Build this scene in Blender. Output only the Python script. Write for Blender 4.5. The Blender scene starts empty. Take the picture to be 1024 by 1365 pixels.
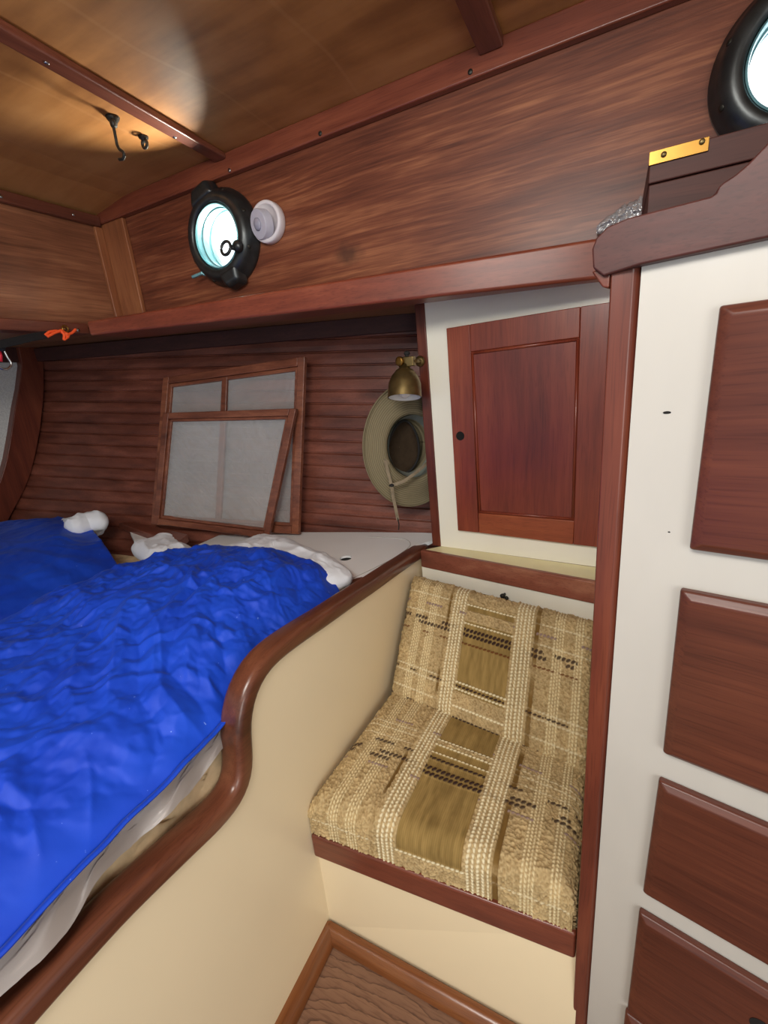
import bpy, bmesh, math, random
import numpy as np
from mathutils import Vector, Matrix
random.seed(7)
rng = np.random.RandomState(11)
SC = bpy.context.scene
COL = SC.collection

# ------------------------------------------------------------------ camera
FPX = 590.0
CAM = Vector((0, 0, 1.3))
RW = Matrix(((0.89272, 0.05341, -0.44743), (0.44226, -0.29409, 0.84730), (-0.08633, -0.95428, -0.28616)))
cd = bpy.data.cameras.new('camera'); cam = bpy.data.objects.new('camera', cd); COL.objects.link(cam)
cd.sensor_fit = 'HORIZONTAL'; cd.sensor_width = 36.0; cd.lens = 36.0 * FPX / 1024.0
cd.clip_start = 0.01
m = Matrix(((RW[0][0], -RW[0][1], -RW[0][2]), (RW[1][0], -RW[1][1], -RW[1][2]), (RW[2][0], -RW[2][1], -RW[2][2])))
cam.matrix_world = Matrix.Translation(CAM) @ m.to_4x4()
SC.camera = cam

# ------------------------------------------------------------------ exposure, world, lights
SC.view_settings.view_transform = 'Standard'; SC.view_settings.look = 'None'
SC.view_settings.gamma = 1.0; SC.view_settings.use_curve_mapping = False
SC.view_settings.exposure = 0.12
W = bpy.data.worlds.new('world'); SC.world = W; W.use_nodes = True
wn = W.node_tree; bg = wn.nodes['Background']
_tc = wn.nodes.new('ShaderNodeTexCoord'); _sp = wn.nodes.new('ShaderNodeSeparateXYZ'); wn.links.new(_tc.outputs['Generated'], _sp.inputs[0])
_mr = wn.nodes.new('ShaderNodeMapRange'); _mr.inputs[1].default_value = 0.25; _mr.inputs[2].default_value = 0.5; _mr.inputs[3].default_value = 0.55; _mr.inputs[4].default_value = 2.6
wn.links.new(_sp.outputs[1], _mr.inputs[0]); wn.links.new(_mr.outputs[0], bg.inputs[1]); bg.inputs[0].default_value = (0.88, 0.96, 1.0, 1)

def area(name, loc, target, sx, sy, power, color=(1, 1, 1), shape='RECTANGLE'):
    l = bpy.data.lights.new(name, 'AREA'); l.shape = shape; l.size = sx; l.size_y = sy
    l.energy = power; l.color = color
    o = bpy.data.objects.new(name, l); COL.objects.link(o); o.location = loc
    o.rotation_euler = (Vector(target) - Vector(loc)).to_track_quat('-Z', 'Y').to_euler()
    return o
area('overhead_fill', (-0.25, -0.30, 1.94), (-0.5, 0.8, 0.6), 0.58, 0.58, 29, (1.0, 0.97, 0.91))  # added overhead fill to brighten locker, board and berth; no hatch is built
area('companionway_fill', (1.2, -1.25, 1.25), (-0.6, 0.8, 1.35), 0.9, 1.2, 16, (1.0, 0.985, 0.95))  # soft fill added from behind right, standing in for an unseen companionway
# sky seen through the two round ports, and light bounced up through the left one from the deck outside
area('sky_beyond_port', (-1.45, 1.68, 1.97), (-1.0, 1.0, 1.75), 0.8, 0.8, 5, (0.80, 0.95, 1.0), 'DISK')
area('sky_beyond_port_right', (0.42, 1.68, 1.97), (0.2, 1.0, 1.75), 0.8, 0.8, 6, (0.88, 0.96, 1.0), 'DISK')
area('deck_bounce', (-1.11, 1.36, 1.612), (-1.11, 0.85, 1.96), 0.13, 0.13, 13, (1.0, 0.96, 0.84), 'DISK')

# ------------------------------------------------------------------ pixel to point helpers (1024 x 1365 frame)
def ray(p): return RW @ Vector((p[0] - 512.0, p[1] - 682.5, FPX))
def onz(p, z): r = ray(p); return CAM + r * ((z - CAM.z) / r.z)
def onx(p, x): r = ray(p); return CAM + r * (x / r.x)
def ony(p, y): r = ray(p); return CAM + r * (y / r.y)

# ------------------------------------------------------------------ materials
def s2l(c): return tuple(((v / 255) / 12.92 if v / 255 <= 0.04045 else ((v / 255 + 0.055) / 1.055) ** 2.4) for v in c)
def newmat(name):
    mt = bpy.data.materials.new(name); mt.use_nodes = True
    nt = mt.node_tree; b = nt.nodes['Principled BSDF']
    return mt, nt, b
def N(nt, t, **kw):
    n = nt.nodes.new(t)
    for k, v in kw.items():
        if k in n.inputs.keys(): n.inputs[k].default_value = v
        else: setattr(n, k, v)
    return n
def ramp(nt, fac, stops):
    r = nt.nodes.new('ShaderNodeValToRGB'); e = r.color_ramp.elements
    while len(e) < len(stops): e.new(0.5)
    for el, (p, c) in zip(e, stops): el.position = p; el.color = (*c, 1)
    nt.links.new(fac, r.inputs[0]); return r.outputs[0]

def wood(name, dark, mid, light, axis='X', rough=0.35, coat=0.25, streak=60, band=7, rotz=0.0, bump=0.12, contrast=1.0, blotch=0.25, warp=0.03, along=3.0):
    """axis: world direction the grain runs along"""
    mt, nt, b = newmat(name); L = nt.links.new
    tc = N(nt, 'ShaderNodeTexCoord'); oi = N(nt, 'ShaderNodeObjectInfo')
    mp = N(nt, 'ShaderNodeMapping'); mp.inputs['Rotation'].default_value = (0, 0, rotz)
    L(tc.outputs['Object'], mp.inputs['Vector'])
    off = N(nt, 'ShaderNodeVectorMath', operation='MULTIPLY_ADD')
    cmb = N(nt, 'ShaderNodeCombineXYZ')
    for i in range(3): L(oi.outputs['Random'], cmb.inputs[i])
    L(cmb.outputs[0], off.inputs[0]); off.inputs[1].default_value = (3.7, 5.3, 7.1); L(mp.outputs[0], off.inputs[2])
    # slow warp so that grain wanders
    wn = N(nt, 'ShaderNodeTexNoise', Scale=2.2, Detail=2.0); L(off.outputs[0], wn.inputs['Vector'])
    wv = N(nt, 'ShaderNodeVectorMath', operation='MULTIPLY_ADD'); L(wn.outputs['Color'], wv.inputs[0])
    wv.inputs[1].default_value = (warp, warp, warp); L(off.outputs[0], wv.inputs[2])
    def stretched(along, across, detail, rgh=0.6):
        sc = N(nt, 'ShaderNodeVectorMath', operation='MULTIPLY'); L(wv.outputs[0], sc.inputs[0])
        v = [across] * 3; v['XYZ'.index(axis)] = along; sc.inputs[1].default_value = v
        n = N(nt, 'ShaderNodeTexNoise', Scale=1.0, Detail=detail, Roughness=rgh); L(sc.outputs[0], n.inputs['Vector'])
        return n.outputs['Fac']
    a = stretched(0.9, band, 2.0); s = stretched(along, streak, 3.0); p = stretched(11, 420, 1.0)
    bl = N(nt, 'ShaderNodeTexNoise', Scale=4.5, Detail=3.0); L(off.outputs[0], bl.inputs['Vector'])
    m1 = N(nt, 'ShaderNodeMath', operation='MULTIPLY'); L(a, m1.inputs[0]); m1.inputs[1].default_value = 0.38
    m2 = N(nt, 'ShaderNodeMath', operation='MULTIPLY_ADD'); L(s, m2.inputs[0]); m2.inputs[1].default_value = 0.42; L(m1.outputs[0], m2.inputs[2])
    m3 = N(nt, 'ShaderNodeMath', operation='MULTIPLY_ADD'); L(bl.outputs['Fac'], m3.inputs[0]); m3.inputs[1].default_value = blotch; L(m2.outputs[0], m3.inputs[2])
    k = 0.5 * (0.8 + blotch)
    w = 0.20 / contrast
    col = ramp(nt, m3.outputs[0], [(k - w, dark), (k, mid), (k + w, light)])
    pr = ramp(nt, p, [(0.34, (0.55, 0.5, 0.5)), (0.46, (1, 1, 1))])
    mx = N(nt, 'ShaderNodeMix', data_type='RGBA', blend_type='MULTIPLY'); mx.inputs[0].default_value = 0.45
    L(col, mx.inputs[6]); L(pr, mx.inputs[7]); L(mx.outputs[2], b.inputs['Base Color'])
    b.inputs['Roughness'].default_value = rough; b.inputs['Coat Weight'].default_value = coat; b.inputs['Coat Roughness'].default_value = 0.22
    b.inputs['Specular IOR Level'].default_value = 0.4
    bp = N(nt, 'ShaderNodeBump', Strength=bump, Distance=0.002); L(s, bp.inputs['Height']); L(bp.outputs[0], b.inputs['Normal'])
    return mt

def plain(name, c, rough=0.5, metal=0.0, spec=0.5, var=0.06, scale=8.0, bump=0.0, bscale=60.0, coat=0.0, stretch=(1, 1, 1)):
    mt, nt, b = newmat(name); L = nt.links.new
    tc = N(nt, 'ShaderNodeTexCoord')
    mp = N(nt, 'ShaderNodeMapping'); mp.inputs['Scale'].default_value = stretch; L(tc.outputs['Object'], mp.inputs['Vector'])
    n = N(nt, 'ShaderNodeTexNoise', Scale=scale, Detail=4.0); L(mp.outputs[0], n.inputs['Vector'])
    lo = tuple(max(0, v * (1 - var)) for v in c); hi = tuple(min(1, v * (1 + var)) for v in c)
    L(ramp(nt, n.outputs['Fac'], [(0.3, lo), (0.7, hi)]), b.inputs['Base Color'])
    b.inputs['Roughness'].default_value = rough; b.inputs['Metallic'].default_value = metal
    b.inputs['Specular IOR Level'].default_value = spec; b.inputs['Coat Weight'].default_value = coat
    if bump:
        n2 = N(nt, 'ShaderNodeTexNoise', Scale=bscale, Detail=3.0); L(mp.outputs[0], n2.inputs['Vector'])
        bp = N(nt, 'ShaderNodeBump', Strength=bump, Distance=0.003); L(n2.outputs['Fac'], bp.inputs['Height']); L(bp.outputs[0], b.inputs['Normal'])
    return mt

def S(r, g, b): return s2l((r, g, b))
M = {}
M['trunk'] = wood('mahogany ribbon veneer', S(80, 39, 26), S(116, 63, 42), S(164, 104, 70), 'X', 0.45, 0.08, 110, 16, contrast=1.3, blotch=0.18, warp=0.012, along=5.0)
def add_stain(mt, p, r, col):
    nt = mt.node_tree; L = nt.links.new; b = nt.nodes['Principled BSDF']; old = b.inputs['Base Color'].links[0].from_socket
    tc = N(nt, 'ShaderNodeTexCoord'); n = N(nt, 'ShaderNodeTexNoise', Scale=30.0, Detail=3.0); L(tc.outputs['Object'], n.inputs['Vector'])
    sb = N(nt, 'ShaderNodeVectorMath', operation='SUBTRACT'); L(tc.outputs['Object'], sb.inputs[0]); sb.inputs[1].default_value = p
    ml = N(nt, 'ShaderNodeVectorMath', operation='MULTIPLY'); L(sb.outputs[0], ml.inputs[0]); ml.inputs[1].default_value = (1.0, 0.0, 1.7)
    ln = N(nt, 'ShaderNodeVectorMath', operation='LENGTH'); L(ml.outputs[0], ln.inputs[0])
    ad = N(nt, 'ShaderNodeMath', operation='MULTIPLY_ADD'); L(n.outputs['Fac'], ad.inputs[0]); ad.inputs[1].default_value = r * 0.9; L(ln.outputs['Value'], ad.inputs[2])
    mr = N(nt, 'ShaderNodeMapRange'); L(ad.outputs[0], mr.inputs[0]); mr.inputs[1].default_value = r * 0.7; mr.inputs[2].default_value = r * 1.5; mr.inputs[3].default_value = 0.7; mr.inputs[4].default_value = 0.0
    mx = N(nt, 'ShaderNodeMix', data_type='RGBA'); L(mr.outputs[0], mx.inputs[0]); L(old, mx.inputs[6]); mx.inputs[7].default_value = (*col, 1); L(mx.outputs[2], b.inputs['Base Color'])
add_stain(M['trunk'], tuple(ony((464, 338), 1.2)), 0.055, S(52, 32, 26))
M['trunk_y'] = wood('mahogany ribbon veneer side', S(96, 56, 36), S(132, 82, 56), S(170, 114, 80), 'Y', 0.45, 0.1, 110, 14, contrast=1.1, warp=0.012, along=5.0)
M['trim_x'] = wood('varnished mahogany trim', S(77, 37, 26), S(114, 57, 40), S(144, 79, 55), 'X', 0.34, 0.3, 40, 6)
M['trim_y'] = wood('varnished mahogany beam', S(73, 38, 28), S(105, 56, 41), S(135, 77, 56), 'Y', 0.38, 0.25, 40, 6)
M['trim_z'] = wood('varnished mahogany post', S(71, 32, 20), S(102, 47, 32), S(127, 66, 44), 'Z', 0.34, 0.25, 45, 7)
M['corner'] = wood('pale mahogany corner board', S(112, 64, 38), S(150, 92, 58), S(178, 118, 76), 'Z', 0.42, 0.15, 30, 5)
M['rail'] = wood('red mahogany rail', S(100, 46, 31), S(132, 64, 44), S(166, 92, 64), 'X', 0.42, 0.12, 60, 7)
M['cap'] = wood('worn varnished cap rail', S(65, 33, 21), S(99, 55, 37), S(128, 77, 53), 'Y', 0.32, 0.3, 50, 8)
M['plank'] = wood('cedar hull ceiling planks', S(72, 35, 26), S(112, 61, 46), S(146, 86, 68), 'X', 0.42, 0.12, 30, 14, contrast=1.1)
M['door'] = wood('red mahogany door frame', S(99, 42, 27), S(133, 59, 40), S(158, 80, 51), 'Z', 0.33, 0.25, 45, 7)
M['door_rail'] = wood('orange mahogany door rail', S(118, 52, 30), S(152, 74, 44), S(184, 104, 62), 'X', 0.33, 0.25, 35, 7)
M['door_panel'] = wood('red mahogany door panel', S(93, 38, 28), S(122, 51, 38), S(142, 66, 46), 'Z', 0.36, 0.2, 50, 9)
M['drawer'] = wood('mahogany drawer front', S(64, 29, 21), S(91, 46, 32), S(112, 60, 41), 'X', 0.42, 0.12, 90, 12, rotz=0.229, contrast=0.9, warp=0.015)
M['darkwood'] = wood('dark mahogany', S(50, 26, 22), S(68, 36, 30), S(86, 47, 39), 'X', 0.6, 0.0, 60, 8)
M['fiddle'] = wood('dark varnished fiddle rail', S(53, 26, 23), S(74, 38, 34), S(92, 48, 41), 'X', 0.5, 0.0, 60, 8)
M['sill'] = wood('worn mahogany sill', S(101, 52, 39), S(143, 82, 63), S(185, 128, 99), 'X', 0.38, 0.2, 26, 5, blotch=0.5)
M['floor'] = wood('teak plywood sole', S(96, 66, 48), S(138, 102, 76), S(162, 126, 98), 'X', 0.45, 0.1, 30, 6, contrast=1.1)
M['base'] = wood('orange varnished floor trim', S(87, 48, 23), S(123, 72, 37), S(150, 97, 55), 'X', 0.28, 0.4, 40, 6)
M['base_y'] = wood('orange varnished floor trim side', S(87, 48, 23), S(123, 72, 37), S(150, 97, 55), 'Y', 0.28, 0.4, 40, 6)
M['screen_wood'] = wood('thin varnished screen frame', S(78, 40, 28), S(122, 70, 50), S(158, 100, 72), 'X', 0.36, 0.2, 60, 8)
M['ceil'] = None
M['cream'] = plain('cream enamel', S(241, 223, 187), 0.32, spec=0.45, var=0.025, scale=3, bump=0.05, bscale=14)
M['cream_w'] = plain('ivory enamel', S(248, 244, 228), 0.25, spec=0.5, var=0.02, scale=4, bump=0.04, bscale=20)
M['ledge'] = plain('yellowed ivory paint', S(238, 228, 180), 0.4, var=0.05, scale=12)
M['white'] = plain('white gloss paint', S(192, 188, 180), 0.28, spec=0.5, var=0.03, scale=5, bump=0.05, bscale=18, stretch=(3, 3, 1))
M['board'] = plain('white painted board', S(246, 247, 246), 0.4, var=0.02, scale=6)
M['bulk'] = plain('grey white speckled liner', S(206, 205, 200), 0.8, var=0.14, scale=160, bump=0.3, bscale=220)
M['bronze'] = plain('dark patinated bronze', S(66, 68, 68), 0.34, metal=0.7, var=0.3, scale=25, bump=0.06, bscale=40)
M['bronze_bright'] = plain('pale green bronze bezel', S(112, 158, 164), 0.35, metal=0.4, var=0.15, scale=30)
M['brass'] = plain('aged brass', S(122, 104, 66), 0.42, metal=0.85, var=0.3, scale=28)
M['brass_shiny'] = plain('bright brass', S(150, 112, 52), 0.32, metal=0.9, var=0.12, scale=30)
M['blackmetal'] = plain('blackened iron', S(52, 50, 44), 0.45, metal=0.6, var=0.4, scale=90, bump=0.3, bscale=160)
M['steel'] = plain('steel', S(180, 180, 178), 0.25, metal=1.0, var=0.05)
M['plastic_w'] = plain('white plastic', S(228, 220, 222), 0.4, var=0.01)
M['plastic_lens'] = plain('frosted lens plastic', S(196, 194, 206), 0.22, var=0.02)
M['enamel'] = plain('white enamel reflector', S(224, 222, 220), 0.35, var=0.02)
M['pillow'] = plain('white cotton', S(236, 240, 246), 0.85, spec=0.2, var=0.03, scale=10, bump=0.15, bscale=300)
M['lining'] = plain('grey taupe satin lining', S(166, 157, 152), 0.36, spec=0.5, var=0.06, scale=6)
M['quilt'] = plain('beige quilted ticking', S(204, 178, 140), 0.8, spec=0.2, var=0.28, scale=22, bump=0.7, bscale=45)
M['hat'] = None
M['hat_dark'] = plain('black sweatband', S(30, 28, 26), 0.8, var=0.1)
M['hat_lining'] = plain('grey green hat lining', S(128, 134, 126), 0.85, var=0.1, scale=20)
M['cord'] = plain('khaki cotton cord', S(140, 126, 104), 0.85, var=0.2, scale=60)
M['orange'] = plain('orange cord', S(255, 92, 38), 0.7, var=0.1, scale=60)
M['strap'] = plain('black webbing', S(26, 26, 28), 0.75, var=0.2, scale=120)
M['red'] = plain('red plastic', S(214, 40, 60), 0.4, var=0.05)
M['hole'] = plain('dark opening', S(14, 11, 10), 0.9, var=0.1)

def mk_ceiling():
    mt, nt, b = newmat('amber varnished plywood'); L = nt.links.new
    tc = N(nt, 'ShaderNodeTexCoord')
    n1 = N(nt, 'ShaderNodeTexNoise', Scale=2.6, Detail=5.0, Roughness=0.6); L(tc.outputs['Object'], n1.inputs['Vector'])
    mp = N(nt, 'ShaderNodeMapping'); mp.inputs['Scale'].default_value = (1.2, 9, 1); mp.inputs['Rotation'].default_value = (0, 0, 0.35); L(tc.outputs['Object'], mp.inputs['Vector'])
    n2 = N(nt, 'ShaderNodeTexNoise', Scale=2.4, Detail=4.0); L(mp.outputs[0], n2.inputs['Vector'])
    ma = N(nt, 'ShaderNodeMath', operation='MULTIPLY_ADD'); L(n2.outputs['Fac'], ma.inputs[0]); ma.inputs[1].default_value = 0.6; L(n1.outputs['Fac'], ma.inputs[2])
    c = ramp(nt, ma.outputs[0], [(0.6, S(138, 90, 48)), (0.8, S(172, 118, 66)), (1.0, S(190, 136, 82))])
    # a few fine pale scratches in the varnish
    w = N(nt, 'ShaderNodeTexWave', Scale=1.1, Distortion=5.0); w.inputs['Detail'].default_value = 2.0; w.inputs['Detail Scale'].default_value = 0.8
    L(tc.outputs['Object'], w.inputs['Vector'])
    wr = ramp(nt, w.outputs['Fac'], [(0.0, (0.14, 0.14, 0.14)), (0.0005, (0, 0, 0))])
    mx = N(nt, 'ShaderNodeMix', data_type='RGBA'); L(wr, mx.inputs[0]); L(c, mx.inputs[6]); mx.inputs[7].default_value = (*S(206, 160, 110), 1)
    L(mx.outputs[2], b.inputs['Base Color']); b.inputs['Roughness'].default_value = 0.44; b.inputs['Coat Weight'].default_value = 0.1; b.inputs['Coat Roughness'].default_value = 0.3
    return mt
M['ceil'] = mk_ceiling()

def mk_floor():
    mt, nt, b = newmat('cathedral grain teak sole'); L = nt.links.new
    tc = N(nt, 'ShaderNodeTexCoord')
    mp = N(nt, 'ShaderNodeMapping'); mp.inputs['Scale'].default_value = (0.55, 1.0, 1.0); mp.inputs['Location'].default_value = (0.12, -0.30, 0); L(tc.outputs['Object'], mp.inputs['Vector'])
    n = N(nt, 'ShaderNodeTexNoise', Scale=7, Detail=4.0); L(mp.outputs[0], n.inputs['Vector'])
    va = N(nt, 'ShaderNodeVectorMath', operation='MULTIPLY_ADD'); L(n.outputs['Color'], va.inputs[0]); va.inputs[1].default_value = (0.09, 0.09, 0.0); L(mp.outputs[0], va.inputs[2])
    w = N(nt, 'ShaderNodeTexWave', wave_type='RINGS', rings_direction='Z', wave_profile='SAW', Scale=17.0, Distortion=2.4); w.inputs['Detail'].default_value = 3; w.inputs['Detail Scale'].default_value = 3.0
    L(va.outputs[0], w.inputs['Vector'])
    c0_ = ramp(nt, w.outputs['Fac'], [(0.02, S(86, 58, 44)), (0.2, S(122, 88, 68)), (0.95, S(132, 97, 75))])
    n3 = N(nt, 'ShaderNodeTexNoise', Scale=1.0, Detail=2.0); m3_ = N(nt, 'ShaderNodeMapping'); m3_.inputs['Scale'].default_value = (20, 260, 1); L(tc.outputs['Object'], m3_.inputs['Vector']); L(m3_.outputs[0], n3.inputs['Vector'])
    pr_ = ramp(nt, n3.outputs['Fac'], [(0.36, (0.72, 0.68, 0.66)), (0.5, (1, 1, 1))])
    mm = N(nt, 'ShaderNodeMix', data_type='RGBA', blend_type='MULTIPLY'); mm.inputs[0].default_value = 0.8; L(c0_, mm.inputs[6]); L(pr_, mm.inputs[7]); c = mm.outputs[2]
    L(c, b.inputs['Base Color']); b.inputs['Roughness'].default_value = 0.42
    return mt
M['floor'] = mk_floor()

def mk_duvet():
    mt, nt, b = newmat('royal blue cotton'); L = nt.links.new
    tc = N(nt, 'ShaderNodeTexCoord')
    n = N(nt, 'ShaderNodeTexNoise', Scale=7.0, Detail=5.0); L(tc.outputs['Object'], n.inputs['Vector'])
    c = ramp(nt, n.outputs['Fac'], [(0.3, S(11, 58, 184)), (0.7, S(20, 75, 208))])
    sp = N(nt, 'ShaderNodeTexNoise', Scale=120.0, Detail=2.0); L(tc.outputs['Object'], sp.inputs['Vector'])
    r = ramp(nt, sp.outputs['Fac'], [(0.755, (0, 0, 0)), (0.79, (1, 1, 1))])
    mx = N(nt, 'ShaderNodeMix', data_type='RGBA'); L(r, mx.inputs[0]); L(c, mx.inputs[6]); mx.inputs[7].default_value = (*S(120, 150, 235), 1)
    L(mx.outputs[2], b.inputs['Base Color']); b.inputs['Roughness'].default_value = 0.62; b.inputs['Specular IOR Level'].default_value = 0.35
    b.inputs['Sheen Weight'].default_value = 0.08; b.inputs['Sheen Roughness'].default_value = 0.4; b.inputs['Sheen Tint'].default_value = (0.4, 0.6, 1, 1)
    n2 = N(nt, 'ShaderNodeTexNoise', Scale=38.0, Detail=4.0); L(tc.outputs['Object'], n2.inputs['Vector'])
    bp = N(nt, 'ShaderNodeBump', Strength=0.12, Distance=0.004); L(n2.outputs['Fac'], bp.inputs['Height']); L(bp.outputs[0], b.inputs['Normal'])
    return mt
M['duvet'] = mk_duvet()

def mk_hat():
    mt, nt, b = newmat('khaki stitched canvas'); L = nt.links.new
    at = N(nt, 'ShaderNodeAttribute', attribute_name='ring')
    ml = N(nt, 'ShaderNodeMath', operation='MULTIPLY'); L(at.outputs['Fac'], ml.inputs[0]); ml.inputs[1].default_value = 2 * math.pi * 150
    sn = N(nt, 'ShaderNodeMath', operation='SINE'); L(ml.outputs[0], sn.inputs[0])
    c = ramp(nt, sn.outputs[0], [(0.0, S(122, 112, 88)), (0.5, S(142, 131, 104))])
    L(c, b.inputs['Base Color']); b.inputs['Roughness'].default_value = 0.9; b.inputs['Specular IOR Level'].default_value = 0.15
    bp = N(nt, 'ShaderNodeBump', Strength=0.35, Distance=0.002); L(sn.outputs[0], bp.inputs['Height']); L(bp.outputs[0], b.inputs['Normal'])
    return mt
M['hat'] = mk_hat()

def mk_screen():
    mt = bpy.data.materials.new('fine grey insect screen'); mt.use_nodes = True; nt = mt.node_tree; L = nt.links.new
    b = nt.nodes['Principled BSDF']; out = nt.nodes['Material Output']
    tc = N(nt, 'ShaderNodeTexCoord')
    n = N(nt, 'ShaderNodeTexNoise', Scale=5.0, Detail=3.0); L(tc.outputs['Object'], n.inputs['Vector'])
    c = ramp(nt, n.outputs['Fac'], [(0.3, S(206, 206, 204)), (0.7, S(228, 228, 226))]); L(c, b.inputs['Base Color'])
    b.inputs['Roughness'].default_value = 0.7
    tr = N(nt, 'ShaderNodeBsdfTransparent'); mx = N(nt, 'ShaderNodeMixShader')
    w1 = N(nt, 'ShaderNodeTexWave', Scale=90.0, Distortion=7.0); w1.inputs['Detail Scale'].default_value = 0.12; w1.inputs['Detail'].default_value = 1.0
    L(tc.outputs['Object'], w1.inputs['Vector'])
    mr = N(nt, 'ShaderNodeMapRange'); L(w1.outputs['Fac'], mr.inputs[0]); mr.inputs[3].default_value = 0.22; mr.inputs[4].default_value = 0.44
    L(mr.outputs[0], mx.inputs[0]); L(tr.outputs[0], mx.inputs[1]); L(b.outputs[0], mx.inputs[2]); L(mx.outputs[0], out.inputs[0])
    return mt
M['screen'] = mk_screen()

def mk_glass(name, tint=(1, 1, 1), g=0.08, rough=0.03):
    mt = bpy.data.materials.new(name); mt.use_nodes = True; nt = mt.node_tree; L = nt.links.new
    out = nt.nodes['Material Output']; nt.nodes.remove(nt.nodes['Principled BSDF'])
    tr = N(nt, 'ShaderNodeBsdfTransparent'); tr.inputs[0].default_value = (*tint, 1)
    gl = N(nt, 'ShaderNodeBsdfGlossy'); gl.inputs['Roughness'].default_value = rough
    mx = N(nt, 'ShaderNodeMixShader'); mx.inputs[0].default_value = g; L(tr.outputs[0], mx.inputs[1]); L(gl.outputs[0], mx.inputs[2]); L(mx.outputs[0], out.inputs[0])
    return mt
M['glass'] = mk_glass('porthole glass')
M['film'] = mk_glass('clear crinkled plastic film', (0.9, 0.9, 0.9), 0.35, 0.2)
def add_haze(mt):
    nt = mt.node_tree; out = nt.nodes['Material Output']; old = out.inputs[0].links[0].from_socket
    d = N(nt, 'ShaderNodeBsdfDiffuse'); d.inputs[0].default_value = (0.75, 0.75, 0.77, 1)
    mx = N(nt, 'ShaderNodeMixShader'); mx.inputs[0].default_value = 0.25; nt.links.new(old, mx.inputs[1]); nt.links.new(d.outputs[0], mx.inputs[2]); nt.links.new(mx.outputs[0], out.inputs[0])
add_haze(M['film'])

def mk_tweed():
    mt, nt, b = newmat('plaid tweed upholstery'); L = nt.links.new
    at = N(nt, 'ShaderNodeAttribute', attribute_name='yarn'); L(at.outputs['Color'], b.inputs['Base Color'])
    b.inputs['Roughness'].default_value = 0.9; b.inputs['Specular IOR Level'].default_value = 0.15
    return mt
M['tweed'] = mk_tweed()

# ------------------------------------------------------------------ object helpers
def link(name, me, mat, parent=None):
    o = bpy.data.objects.new(name, me); COL.objects.link(o)
    if mat: me.materials.append(mat)
    if parent is not None:
        o.parent = parent; o.matrix_parent_inverse = world_of(parent).inverted()
    return o
def world_of(o):
    mw = o.matrix_basis.copy()
    if o.parent is not None: mw = world_of(o.parent) @ o.matrix_parent_inverse @ mw
    return mw
def thing(name, label, cat, loc, group=None):
    o = bpy.data.objects.new(name, None); COL.objects.link(o); o.location = loc; o.empty_display_size = 0.05
    o['label'] = label; o['category'] = cat
    if group: o['group'] = group
    return o
def tag(o, label, cat, group=None):
    o['label'] = label; o['category'] = cat
    if group: o['group'] = group
    return o
def struct(o): o['kind'] = 'structure'; return o

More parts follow.
